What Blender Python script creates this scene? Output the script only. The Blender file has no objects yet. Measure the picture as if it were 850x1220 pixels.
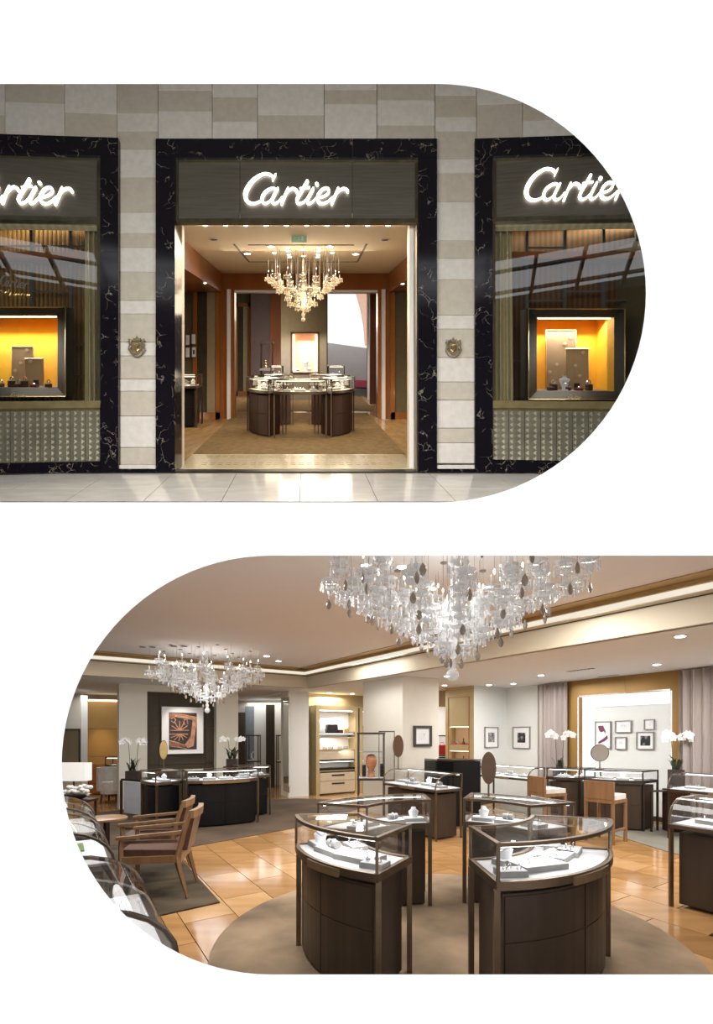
import bpy, bmesh, math, random
from mathutils import Vector, Matrix
from mathutils.geometry import tessellate_polygon
random.seed(7)
SC = bpy.context.scene
COL = SC.collection
# ------------------------------------------------------------------ camera, world, exposure
F, CX, CY, EZ = 600.0, 440.0, 875.0, 1.6          # focal length and principal point for an 850x1220 frame, eye height
cam_d = bpy.data.cameras.new('camera'); cam = bpy.data.objects.new('camera', cam_d); COL.objects.link(cam)
cam.location = (0, 0, EZ); cam.rotation_euler = (math.pi/2, 0, 0)
cam_d.sensor_fit = 'AUTO'; cam_d.sensor_width = 36; cam_d.lens = F/1220*36
cam_d.shift_x = -(CX-425)/1220; cam_d.shift_y = (CY-610)/1220
cam_d.clip_start = 0.05; cam_d.clip_end = 200
SC.camera = cam
SC.view_settings.view_transform = 'Standard'; SC.view_settings.look = 'None'
SC.view_settings.exposure = 0.0; SC.view_settings.gamma = 1.0; SC.view_settings.use_curve_mapping = False
SC.cycles.transparent_max_bounces = 48
SC.cycles.max_bounces = 8; SC.cycles.glossy_bounces = 4; SC.cycles.diffuse_bounces = 4
SC.cycles.use_denoising = True
SC.cycles.caustics_reflective = False; SC.cycles.caustics_refractive = False
SC.cycles.sample_clamp_indirect = 4.0
W = bpy.data.worlds.new('overcast_sky'); SC.world = W; W.use_nodes = True
W.node_tree.nodes['Background'].inputs[0].default_value = (0.97, 0.985, 1.0, 1)
W.node_tree.nodes['Background'].inputs[1].default_value = 1.22

# ------------------------------------------------------------------ lamps
def lamp(name, kind, loc, power, color=(1, .93, .85), size=.3, size_y=None, target=None, spread=None, parent=None, spot=None):
    d = bpy.data.lights.new(name, kind); d.energy = power; d.color = color
    if kind == 'AREA':
        d.size = size
        if size_y: d.shape = 'RECTANGLE'; d.size_y = size_y
        if spread: d.spread = spread
    elif kind == 'SPOT':
        d.spot_size = spot or 1.2; d.spot_blend = .8; d.shadow_soft_size = size
    else: d.shadow_soft_size = size
    o = bpy.data.objects.new(name, d); COL.objects.link(o); o.location = loc
    if target is not None:
        o.rotation_euler = (Vector(target)-Vector(loc)).to_track_quat('-Z', 'Y').to_euler()
    return o
LU = Vector((-.520, .854, 0)); LV = Vector((.822, .569, 0))    # the showroom's own two wall directions
def shop(X, Y, Z):                                             # storefront: its floor climbs inward from the threshold
    d = 6.6+Y
    return Vector((-.125*d+X, d, EZ+.7717*d+Z-1.65))
WARM = (1, .80, .56); NEUT = (1, .98, .965)
# mall hall: unseen fill light added in front of the shop to brighten the facade
lamp('facade_fill', 'AREA', (-1.0, 2.6, 5.3), 310, (1, .98, .95), 6.4, 1.0, target=(-1.0, 6.6, 7.2))
# shop behind the door
lamp('shop_lamp', 'AREA', shop(-.1, 2.2, 3.2), 95, WARM, 2.6, 2.4, target=shop(-.1, 2.2, 0))
lamp('shop_lamp', 'AREA', shop(-.1, .45, 3.15), 34, WARM, 2.8, .5, target=shop(-.1, .45, 0))
lamp('shop_lamp', 'AREA', shop(-.1, 7.0, 3.3), 110, (1, .85, .68), 2.4, 2.6, target=shop(-.1, 7.0, 0))
lamp('shop_lamp', 'AREA', shop(-3.9, 2.6, 2.7), 26, WARM, .5, 1.6, target=shop(-3.2, 3, 0))
lamp('shop_lamp', 'AREA', shop(3.9, 2.6, 2.7), 26, WARM, .5, 1.6, target=shop(3.2, 3, 0))
lamp('hoarding_fill', 'AREA', shop(.6, 11.0, 5.6), 60, (1, .97, .95), 2.5, 1.0, target=shop(.6, 12.5, 1.0))  # unseen fill light added outside to brighten the grey hoarding
lamp('shop_lamp', 'AREA', shop(-1.2, 7.2, 3.3), 60, (1, .88, .78), 1.0, 1.0, target=shop(-1.2, 9.4, 1.4))  # extra fill added to brighten the dark left walls of the back room
lamp('shop_lamp', 'POINT', shop(0, 2.2, 2.45), 26, WARM, .35)
# showroom
lamp('rug_spot', 'SPOT', (.55, 3.9, 3.04), 110, (1,.93,.82), .06, target=(.55, 3.9, 0), spot=.75)
lamp('chandelier_lamp', 'POINT', (.64, 3.98, 2.5), 28, NEUT, .5)
lamp('chandelier_lamp', 'POINT', (-2.96, 9.2, 2.3), 32, NEUT, .5)
for p, w, s in (((-.9, 6.6, 3.08), 84, 1.4), ((-1.6, 4.2, 3.05), 58, 1.0), ((1.9, 5.2, 3.05), 70, 1.2), ((-4.2, 7.6, 3.05), 60, 1.2), ((.2, 9.4, 3.05), 78, 1.4)):
    lamp('ceiling_lamp', 'AREA', p, w, NEUT, s, target=(p[0], p[1], 0))
for p, w, s in (((4.6, 6.6, 2.62), 92, 1.5), ((3.0, 9.6, 2.62), 80, 1.5), ((6.3, 5.2, 2.62), 52, 1.2), ((.3, 12.2, 2.62), 60, 1.2), ((-1.0, 13.6, 2.62), 25, .8), ((-6.9, 12.6, 2.62), 24, 1.5), ((-3.2, 15.6, 2.62), 26, 1.5)):
    lamp('ceiling_lamp', 'AREA', p, w, (1, .985, .97), s, target=(p[0], p[1], 0))

# ------------------------------------------------------------------ helpers
def D(px, py, Y): return Vector(((px-CX)/F*Y, Y, EZ+(CY-py)/F*Y))
def G(px, py, z=0.0):
    Y = F*(EZ-z)/(py-CY); return Vector(((px-CX)/F*Y, Y, z))
def IDENT(v): return v
def SHOP(v): return shop(v[0], v[1], v[2])
XF = IDENT
WLOC = {}
class MB:
    def __init__(s): s.v = []; s.f = []
    def add(s, vs, fs):
        b = len(s.v); s.v += [Vector(v) for v in vs]; s.f += [tuple(b+i for i in f) for f in fs]; return s
    def box(s, x0, x1, y0, y1, z0, z1):
        return s.add([(x0,y0,z0),(x1,y0,z0),(x1,y1,z0),(x0,y1,z0),(x0,y0,z1),(x1,y0,z1),(x1,y1,z1),(x0,y1,z1)],
                     [(0,3,2,1),(4,5,6,7),(0,1,5,4),(1,2,6,5),(2,3,7,6),(3,0,4,7)])
    def obox(s, c, ax, ay, az):          # centre and three half vectors
        c, ax, ay, az = map(Vector, (c, ax, ay, az))
        vs = [c+ax*i+ay*j+az*k for k in (-1,1) for i, j in ((-1,-1),(1,-1),(1,1),(-1,1))]
        return s.add(vs, [(0,3,2,1),(4,5,6,7),(0,1,5,4),(1,2,6,5),(2,3,7,6),(3,0,4,7)])
    def bar(s, p0, p1, w, h=None, up=(0,0,1)):
        p0, p1 = Vector(p0), Vector(p1); h = h or w; d = (p1-p0); L = d.length; d.normalize(); up = Vector(up)
        if abs(d.dot(up)) > .98: up = Vector((1,0,0))
        sx = d.cross(up).normalized(); sz = sx.cross(d).normalized()
        return s.obox((p0+p1)/2, sx*w/2, d*L/2, sz*h/2)
    def prism(s, poly, ext):
        poly = [Vector(p) for p in poly]; ext = Vector(ext); n = len(poly)
        s.add(poly+[p+ext for p in poly], [tuple((i, (i+1) % n, n+(i+1) % n, n+i)) for i in range(n)])
        b = len(s.v)-2*n
        if n == 4: s.f += [(b+3,b+2,b+1,b), (b+n,b+n+1,b+n+2,b+n+3)]
        else:
            for t in tessellate_polygon([poly]): s.f += [(b+t[2],b+t[1],b+t[0]), (b+n+t[0],b+n+t[1],b+n+t[2])]
        return s
    def tube(s, pts, r, n=6, cap=True):
        pts = [Vector(p) for p in pts]; rs = r if isinstance(r, (list, tuple)) else [r]*len(pts); b = len(s.v); prev = None
        for i, p in enumerate(pts):
            d = (pts[min(i+1, len(pts)-1)]-pts[max(i-1, 0)]).normalized()
            u = prev if prev is not None else (Vector((0,0,1)) if abs(d.z) < .9 else Vector((1,0,0)))
            a = d.cross(u).normalized(); c = a.cross(d).normalized(); prev = c
            for k in range(n):
                t = 2*math.pi*k/n; s.v.append(p+(a*math.cos(t)+c*math.sin(t))*rs[i])
        for i in range(len(pts)-1):
            for k in range(n):
                s.f.append((b+i*n+k, b+i*n+(k+1) % n, b+(i+1)*n+(k+1) % n, b+(i+1)*n+k))
        if cap: s.f += [tuple(b+k for k in range(n))[::-1], tuple(b+(len(pts)-1)*n+k for k in range(n))]
        return s
    def lathe(s, prof, c=(0,0,0), n=10, sx=1, sy=1):
        b = len(s.v); c = Vector(c)
        for r, z in prof:
            for k in range(n):
                t = 2*math.pi*k/n; s.v.append(c+Vector((r*math.cos(t)*sx, r*math.sin(t)*sy, z)))
        for i in range(len(prof)-1):
            for k in range(n): s.f.append((b+i*n+k, b+i*n+(k+1) % n, b+(i+1)*n+(k+1) % n, b+(i+1)*n+k))
        s.f += [tuple(b+k for k in range(n))[::-1], tuple(b+(len(prof)-1)*n+k for k in range(n))]
        return s
    def ball(s, c, r, sc=(1,1,1), n=8, m=5):
        prof = [(r*math.sin(math.pi*i/m)+1e-5, -r*math.cos(math.pi*i/m)*sc[2]) for i in range(m+1)]
        return s.lathe(prof, c, n, sc[0], sc[1])
    def strip(s, A, B, C2, D2):           # closed wall: four equal length rails A-B (one side) D2-C2 (other side)
        n = len(A); b = len(s.v); s.v += [Vector(p) for p in list(A)+list(B)+list(C2)+list(D2)]
        for i in range(n-1):
            for q in range(4):
                r0 = q*n; r1 = ((q+1) % 4)*n
                s.f.append((b+r0+i, b+r0+i+1, b+r1+i+1, b+r1+i))
        s.f += [(b, b+n, b+2*n, b+3*n), (b+3*n+n-1, b+2*n+n-1, b+n+n-1, b+n-1)]
        return s
    def xform(s, M):
        s.v = [M @ v for v in s.v]; return s
    def build(s, name, mat, parent=None, smooth=False, local=False, **tags):
        vs = [v.copy() for v in s.v] if local else [XF(v) for v in s.v]
        me = bpy.data.meshes.new(name)
        o = bpy.data.objects.new(name, me); COL.objects.link(o)
        if parent is not None:
            o.parent = parent
            if not local: off = WLOC[parent.name]; vs = [v-off for v in vs]; WLOC[o.name] = off
        elif not local:
            off = Vector(((min(v.x for v in vs)+max(v.x for v in vs))/2, (min(v.y for v in vs)+max(v.y for v in vs))/2, min(v.z for v in vs)))
            o.location = off; vs = [v-off for v in vs]; WLOC[o.name] = off
        me.from_pydata(vs, [], s.f); me.update()
        bm = bmesh.new(); bm.from_mesh(me); bmesh.ops.recalc_face_normals(bm, faces=bm.faces); bm.to_mesh(me); bm.free()
        if smooth:
            for p in me.polygons: p.use_smooth = True
            me.set_sharp_from_angle(angle=.7)
        me.materials.append(mat)
        for k, v in tags.items(): o[k] = v
        return o
def tag(o, label, cat, group=None):
    o['label'] = label; o['category'] = cat
    if group: o['group'] = group
    return o
def thing(name, label, cat, loc, group=None):
    o = bpy.data.objects.new(name, None); COL.objects.link(o); o.empty_display_size = .1
    loc = XF(Vector(loc)); o.location = loc; WLOC[o.name] = Vector(loc)
    return tag(o, label, cat, group)
def struct(o): o['kind'] = 'structure'; return o
def sroot(name, loc=(0,0,0)):
    o = bpy.data.objects.new(name, None); COL.objects.link(o); loc = XF(Vector(loc)); o.location = loc; WLOC[o.name] = Vector(loc)
    return struct(o)
def copy_tree(o, parent=None):
    c = o.copy(); COL.objects.link(c)
    if parent is not None: c.parent = parent
    for ch in list(o.children): copy_tree(ch, c)
    return c

# ------------------------------------------------------------------ materials
def _new(name):
    m = bpy.data.materials.new(name); m.use_nodes = True; nt = m.node_tree
    for n in list(nt.nodes): nt.nodes.remove(n)
    out = nt.nodes.new('ShaderNodeOutputMaterial'); return m, nt, out
def mat(name, c1, c2=None, rough=.5, metal=0.0, scale=8.0, bump=.0, stretch=(1,1,1), detail=4, spec=.5, coat=0.0, emis=None, estr=0.0, trans=0.0, coords='Object', lo=.35, hi=.65, alpha=1.0, sheen=0.0):
    m, nt, out = _new(name); N = nt.nodes; Lk = nt.links
    b = N.new('ShaderNodeBsdfPrincipled'); Lk.new(b.outputs[0], out.inputs[0])
    c2 = c2 or tuple(x*.85 for x in c1)
    tc = N.new('ShaderNodeTexCoord'); mp = N.new('ShaderNodeMapping'); mp.inputs['Scale'].default_value = stretch
    nz = N.new('ShaderNodeTexNoise'); nz.inputs['Scale'].default_value = scale; nz.inputs['Detail'].default_value = detail
    Lk.new(tc.outputs[coords], mp.inputs[0]); Lk.new(mp.outputs[0], nz.inputs['Vector'])
    cr = N.new('ShaderNodeValToRGB'); cr.color_ramp.elements[0].color = (*c2, 1); cr.color_ramp.elements[1].color = (*c1, 1)
    cr.color_ramp.elements[0].position = lo; cr.color_ramp.elements[1].position = hi
    Lk.new(nz.outputs[0], cr.inputs[0]); Lk.new(cr.outputs[0], b.inputs['Base Color'])
    b.inputs['Roughness'].default_value = rough; b.inputs['Metallic'].default_value = metal
    b.inputs['Specular IOR Level'].default_value = spec; b.inputs['Coat Weight'].default_value = coat; b.inputs['Coat Roughness'].default_value = .08
    b.inputs['Sheen Weight'].default_value = sheen
    if trans: b.inputs['Transmission Weight'].default_value = trans
    if alpha < 1: b.inputs['Alpha'].default_value = alpha
    if emis: b.inputs['Emission Color'].default_value = (*emis, 1); b.inputs['Emission Strength'].default_value = estr
    if bump:
        bp = N.new('ShaderNodeBump'); bp.inputs['Strength'].default_value = bump; bp.inputs['Distance'].default_value = .01
        Lk.new(nz.outputs[0], bp.inputs['Height']); Lk.new(bp.outputs[0], b.inputs['Normal'])
    return m
def glass(name, tint=(1,1,1), ior=1.45, base=.0, rough=.0):
    m, nt, out = _new(name); N = nt.nodes; Lk = nt.links
    t = N.new('ShaderNodeBsdfTransparent'); t.inputs[0].default_value = (*tint, 1)
    g = N.new('ShaderNodeBsdfGlossy'); g.inputs['Roughness'].default_value = rough
    fr = N.new('ShaderNodeFresnel'); fr.inputs[0].default_value = ior
    ge = N.new('ShaderNodeNewGeometry'); sb = N.new('ShaderNodeMath'); sb.operation = 'SUBTRACT'; sb.inputs[0].default_value = 1.0; Lk.new(ge.outputs['Backfacing'], sb.inputs[1])
    ml = N.new('ShaderNodeMath'); ml.operation = 'MULTIPLY'; Lk.new(fr.outputs[0], ml.inputs[0]); Lk.new(sb.outputs[0], ml.inputs[1])
    mx = N.new('ShaderNodeMixShader'); Lk.new(ml.outputs[0], mx.inputs[0]); Lk.new(t.outputs[0], mx.inputs[1]); Lk.new(g.outputs[0], mx.inputs[2])
    Lk.new(mx.outputs[0], out.inputs[0]); return m
def emit(name, c, s):
    m, nt, out = _new(name); e = nt.nodes.new('ShaderNodeEmission'); e.inputs[0].default_value = (*c, 1); e.inputs[1].default_value = s
    nt.links.new(e.outputs[0], out.inputs[0]); return m
def marble(name, base, vein, scale=1.6, rough=.12, spread=.035):
    m, nt, out = _new(name); N = nt.nodes; Lk = nt.links
    b = N.new('ShaderNodeBsdfPrincipled'); Lk.new(b.outputs[0], out.inputs[0]); b.inputs['Roughness'].default_value = rough
    tc = N.new('ShaderNodeTexCoord'); nz = N.new('ShaderNodeTexNoise'); nz.inputs['Scale'].default_value = scale*1.5; nz.inputs['Detail'].default_value = 5
    mx = N.new('ShaderNodeMixRGB'); mx.inputs[0].default_value = .35; Lk.new(tc.outputs['Object'], mx.inputs[1]); Lk.new(nz.outputs['Color'], mx.inputs[2]); Lk.new(tc.outputs['Object'], nz.inputs['Vector'])
    vo = N.new('ShaderNodeTexVoronoi'); vo.feature = 'DISTANCE_TO_EDGE'; vo.inputs['Scale'].default_value = scale*3.2; Lk.new(mx.outputs[0], vo.inputs['Vector'])
    cr = N.new('ShaderNodeValToRGB'); cr.color_ramp.elements[0].color = (1,1,1,1); cr.color_ramp.elements[0].position = 0; cr.color_ramp.elements[1].color = (0,0,0,1); cr.color_ramp.elements[1].position = spread
    Lk.new(vo.outputs[0], cr.inputs[0])
    n2 = N.new('ShaderNodeTexNoise'); n2.inputs['Scale'].default_value = scale*2.5; Lk.new(tc.outputs['Object'], n2.inputs['Vector'])
    c2 = N.new('ShaderNodeValToRGB'); c2.color_ramp.elements[0].position = .48; c2.color_ramp.elements[1].position = .62; Lk.new(n2.outputs[0], c2.inputs[0])
    ml = N.new('ShaderNodeMath'); ml.operation = 'MULTIPLY'; Lk.new(cr.outputs[0], ml.inputs[0]); Lk.new(c2.outputs[0], ml.inputs[1])
    fn = N.new('ShaderNodeMixRGB'); fn.inputs[1].default_value = (*base, 1); fn.inputs[2].default_value = (*vein, 1); Lk.new(ml.outputs[0], fn.inputs[0]); Lk.new(fn.outputs[0], b.inputs['Base Color'])
    return m
def wavy(name, c1, c2, scale, rough=.6, direction='X', dist=2.0, bump=.3, metal=0.0, stretch=(1,1,1), coords='Object'):
    m, nt, out = _new(name); N = nt.nodes; Lk = nt.links
    b = N.new('ShaderNodeBsdfPrincipled'); Lk.new(b.outputs[0], out.inputs[0]); b.inputs['Roughness'].default_value = rough; b.inputs['Metallic'].default_value = metal
    tc = N.new('ShaderNodeTexCoord'); mp = N.new('ShaderNodeMapping'); mp.inputs['Scale'].default_value = stretch; Lk.new(tc.outputs[coords], mp.inputs[0])
    w = N.new('ShaderNodeTexWave'); w.bands_direction = direction; w.inputs['Scale'].default_value = scale; w.inputs['Distortion'].default_value = dist; w.inputs['Detail'].default_value = 3
    Lk.new(mp.outputs[0], w.inputs['Vector'])
    cr = N.new('ShaderNodeValToRGB'); cr.color_ramp.elements[0].color = (*c1, 1); cr.color_ramp.elements[1].color = (*c2, 1)
    Lk.new(w.outputs[0], cr.inputs[0]); Lk.new(cr.outputs[0], b.inputs['Base Color'])
    if bump:
        bp = N.new('ShaderNodeBump'); bp.inputs['Strength'].default_value = bump; bp.inputs['Distance'].default_value = .01; Lk.new(w.outputs[0], bp.inputs['Height']); Lk.new(bp.outputs[0], b.inputs['Normal'])
    return m
M = dict(
 page=mat('white_plaster', (.92,.92,.92), (.91,.91,.91), .9, spec=.0),
 dark_back=mat('grey_hall_lining', (.10,.095,.09), rough=.8),
 stoneL=mat('pale_stone', (.60,.565,.51), (.54,.505,.45), .65, scale=14, bump=.05),
 stoneD=mat('beige_stone', (.48,.43,.355), (.43,.385,.31), .65, scale=14, bump=.05),
 joint=mat('joint', (.22,.2,.17), rough=.9),
 marble=marble('black_marble', (.006,.005,.008), (.26,.22,.17), 2.4, .10, .022),
 mallfloor=mat('polished_pale_stone', (.66,.63,.58), (.58,.55,.49), .12, scale=3, stretch=(1,3,1)),
 signmetal=mat('brushed_bronze_sheet', (.15,.135,.105), (.115,.10,.08), .45, .45, scale=3, stretch=(.6,.6,14), bump=.02),
 signframe=mat('bronze_frame', (.16,.14,.09), (.11,.095,.06), .35, .8, scale=6),
 letter=emit('lit_letter', (1,.93,.85), 5.0),
 glassr=glass('coated_glass', (.86,.86,.84), 2.3), glass=glass('clear_glass', (.985,.99,.99), 1.42), glassd=glass('dark_glass', (.55,.55,.5), 1.6),
 yellow=mat('yellow_lining', (.96,.52,.015), (.92,.48,.012), .7, scale=3), blackframe=mat('black_lacquer', (.022,.021,.015), rough=.5, spec=.25),
 gold=mat('gold_edge', (.75,.55,.25), (.65,.45,.18), .3, .9), beigep=mat('beige_panel', (.42,.27,.14), (.38,.24,.12), .6),
 browncurt=wavy('striped_brown_drape', (.18,.09,.027), (.44,.27,.085), 5, .7, 'X', .6, .3), brownslat=wavy('dark_timber', (.11,.05,.018), (.22,.10,.033), 4, .5, 'X', 1.2, .1, stretch=(1,1,.1)),
 gridm=mat('grey_metal_rail', (.15,.16,.16), rough=.5, metal=.2),
 silk=wavy('cream_silk', (.62,.55,.34), (.75,.69,.47), 3, .35, 'X', 1.5, .1), sill=mat('bronze_sill', (.42,.34,.17), (.34,.27,.13), .35, .75),
 ceilU=mat('warm_ceiling', (.80,.72,.60), (.78,.70,.58), .8), wood=mat('orange_brown_wood', (.33,.115,.03), (.25,.08,.02), .32, scale=2, stretch=(1,1,.2), coat=.2),
 woodfr=mat('polished_wood', (.36,.14,.04), (.28,.1,.025), .25, scale=3, stretch=(3,3,.3), coat=.3),
 mirror=mat('mirror', (.75,.76,.74), (.74,.75,.73), .03, 1.0), bmirror=mat('bronze_mirror', (.42,.36,.26), (.40,.34,.25), .05, 1.0),
 rugU=mat('olive_rug', (.25,.165,.06), (.18,.115,.04), .95, scale=10, bump=.3, stretch=(1,.5,1)), mosaic=mat('cream_mosaic', (.72,.62,.42), (.62,.52,.33), .2, scale=30),
 floorU=mat('honey_wood_floor', (.62,.43,.22), (.5,.33,.15), .2, scale=3, stretch=(3,.4,1)),
 walnut=mat('dark_walnut', (.055,.022,.012), (.040,.015,.008), .5, scale=3, stretch=(4,4,.4), spec=.2), walnut2=mat('brown_veneer', (.058,.038,.026), (.044,.029,.019), .42, scale=3, stretch=(3,3,.4), spec=.35),
 black=mat('black_veneer', (.006,.006,.007), rough=.38, spec=.3), bronze=mat('bronze', (.19,.135,.09), (.14,.10,.065), .36, .8, scale=5), bronzed=mat('dark_bronze', (.085,.062,.045), (.065,.048,.035), .4, .7, scale=5),
 pad=mat('white_suede', (.74,.74,.76), (.70,.70,.72), .8), greypad=mat('grey_suede', (.30,.30,.29), (.26,.26,.25), .85), gem=mat('gem', (.95,.95,.97), (.2,.2,.22), .05, .8, scale=220), jet=mat('dark_stone', (.03,.03,.035), rough=.15),
 led=emit('led_strip', (1,.97,.94), 6.0), ledw=emit('warm_led_strip', (1,.80,.52), 5.0), spot=emit('downlight_lens', (1,.93,.82), 14.0), bulb=emit('candle_bulb', (1,.85,.6), 10.0),
 bronzem=mat('bronze_mirror_face', (.15,.085,.05), (.13,.075,.045), .35, .3), mirrorw=mat('pale_mirror', (.62,.58,.53), (.6,.56,.51), .15, .8), printd2=mat('dark_photo_print', (.35,.35,.35), (.01,.01,.01), .5, scale=9, detail=5, lo=.48, hi=.6), whitemarble=mat('pale_marble_panel', (.66,.68,.72), (.5,.53,.58), .2, scale=2, detail=8), niche2=mat('peach_niche', (.85,.62,.44), (.82,.6,.42), .7), redbag2=mat('orange_red_leather', (.55,.09,.04), rough=.5), gemc=mat('pale_glass_bottle', (.62,.66,.62), rough=.15), lit2=mat('lit_shelf_panel', (.85,.8,.74), rough=.7, emis=(1,.92,.84), estr=.55),
 silk2=mat('cream_pilaster', (.78,.72,.64), (.76,.70,.62), .5), olive2=mat('olive_wall', (.14,.115,.06), (.125,.10,.052), .45), wood2=mat('deep_brown_wood', (.16,.06,.025), (.12,.042,.018), .35, scale=2, stretch=(1,1,.2)), padw=mat('cream_suede', (.86,.78,.60), (.82,.74,.56), .8),
 crystal=None, olive=mat('olive_panel', (.115,.10,.062), (.10,.085,.052), .45), mauve=mat('mauve_lacquer', (.115,.085,.085), (.10,.075,.075), .3), white=mat('white_paint', (.80,.79,.77), (.78,.77,.75), .7), greyw=mat('grey_hoarding', (.42,.38,.37), (.40,.36,.35), .7),
 pink=mat('pink_render', (.85,.50,.36), (.8,.46,.33), .8), red=mat('red_paint', (.45,.03,.07), rough=.5), niche=mat('peach_lining', (.85,.66,.52), (.82,.63,.49), .7),
 exitg=mat('pale_green_sign', (.33,.47,.33), (.31,.45,.31), .4, emis=(.4,.62,.42), estr=.12), exitw=mat('sign_white', (.7,.8,.7), rough=.4),
 emblem=mat('bronze_relief', (.27,.215,.14), (.15,.12,.075), .5, .2, scale=60, bump=.6),
 ceil=mat('rosy_white_ceiling', (.80,.765,.75), (.79,.755,.74), .85), ceil2=mat('white_ceiling', (.78,.79,.80), (.77,.78,.79), .85), cream=mat('cream_wall', (.74,.71,.62), (.73,.70,.61), .75), fascia=mat('cream_fascia', (.60,.53,.40), (.59,.52,.39), .7), troughg=mat('gold_trough', (.42,.27,.10), (.36,.23,.08), .5), wallw=mat('soft_white_wall', (.76,.77,.74), (.75,.76,.73), .75),
 plank=mat('oak_plank', (.53,.295,.12), (.39,.205,.075), .12, scale=2.0, stretch=(.5,2.5,1), bump=.03, detail=6, coords='Generated'), plankb=mat('oak_plank_dark', (.44,.24,.095), (.33,.17,.06), .12, scale=2.0, stretch=(.5,2.5,1), bump=.03, coords='Generated'), plankc=mat('oak_plank_pale', (.60,.36,.165), (.49,.28,.12), .12, scale=2.0, stretch=(.5,2.5,1), bump=.03, coords='Generated'), floorjoint=mat('dark_joint', (.14,.07,.03), rough=.8),
 rugR=mat('tan_pile', (.36,.255,.155), (.15,.105,.062), .95, scale=1.6, bump=.8, detail=14, lo=.34, hi=.68), rugD=mat('dark_olive_pile', (.105,.075,.04), (.035,.025,.014), .95, scale=1.6, bump=.4, detail=8, stretch=(1,2,1)), rugB=mat('brown_carpet', (.125,.082,.048), (.06,.040,.024), .95, scale=1.1, bump=.4, detail=8), rugG=mat('grey_green_carpet', (.24,.225,.18), (.17,.155,.12), .95, scale=1.5, bump=.3),
 goldw=mat('gold_lacquer_wall', (.36,.21,.06), (.30,.17,.045), .35, .35, scale=1.5, stretch=(1,1,.4)), goldp=mat('champagne_panel', (.50,.39,.21), (.44,.34,.18), .4, .2, scale=2), dolive=mat('dark_olive_lacquer', (.060,.045,.027), (.052,.040,.024), .5, spec=.3),
 curt=mat('grey_mauve_drape', (.42,.36,.335), (.38,.33,.30), .85, scale=30, stretch=(1,1,.1)), pframe=mat('silver_frame', (.33,.31,.29), rough=.35, metal=.6), pframed=mat('dark_frame', (.05,.04,.035), rough=.4), mount=mat('white_mount', (.86,.86,.86), (.85,.85,.85), .8),
 print=mat('grey_print', (.45,.45,.45), (.02,.02,.02), .5, scale=16, detail=6), printd=mat('dark_print', (.04,.03,.03), rough=.5), copper=mat('copper_print', (.62,.33,.2), (.42,.2,.11), .5, scale=12), plum=mat('plum_print', (.18,.04,.07), rough=.6), sketch=mat('pencil_print', (.80,.78,.80), (.45,.42,.48), .7, scale=20, lo=.3, hi=.45),
 oak=mat('honey_oak', (.29,.165,.08), (.22,.12,.053), .38, scale=4, stretch=(4,4,.5), coat=.1), leather=mat('brown_leather', (.15,.085,.06), (.12,.065,.045), .35, scale=30, bump=.1), whiteup=mat('white_upholstery', (.76,.72,.67), rough=.8),
 petal=mat('white_petal', (.88,.88,.86), (.85,.84,.8), .6), stem=mat('orchid_stem', (.05,.07,.02), rough=.6), leaf=mat('dark_leaf', (.04,.06,.02), (.03,.035,.02), .5), planter=mat('brown_planter', (.045,.03,.028), rough=.4),
 terracotta=mat('terracotta_head', (.55,.22,.09), (.5,.19,.08), .5), bag=mat('black_leather', (.012,.012,.012), rough=.35), redbag=mat('red_leather', (.55,.02,.03), rough=.4), drawer=mat('beige_drawer', (.53,.44,.31), (.5,.41,.29), .5), lit=emit('lit_back', (1,.90,.74), .92), litw=emit('lit_reveal', (.97,.98,1), 1.35), shade=mat('lamp_shade', (.85,.85,.82), rough=.8, emis=(1,.96,.9), estr=.5), smoky=None, green=mat('green_card', (.1,.2,.03), rough=.6), blue=mat('blue_grey_panel', (.20,.24,.27), rough=.5),
)
def crystal(name, col, tr, rough=.08):
    m, nt, out = _new(name); N = nt.nodes; Lk = nt.links
    t = N.new('ShaderNodeBsdfTransparent'); t.inputs[0].default_value = (*col, 1)
    p = N.new('ShaderNodeBsdfPrincipled'); p.inputs['Base Color'].default_value = (*col, 1); p.inputs['Roughness'].default_value = rough; p.inputs['Specular IOR Level'].default_value = 1.0; p.inputs['Coat Weight'].default_value = .5
    mx = N.new('ShaderNodeMixShader'); mx.inputs[0].default_value = 1-tr; Lk.new(t.outputs[0], mx.inputs[1]); Lk.new(p.outputs[0], mx.inputs[2]); Lk.new(mx.outputs[0], out.inputs[0]); return m
M['crystal'] = crystal('crystal', (.90,.905,.91), .42, .03); M['smoky'] = crystal('smoky_crystal', (.34,.27,.20), .25, .03); M['crystalw'] = crystal('warm_crystal', (.85,.78,.64), .42)
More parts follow.
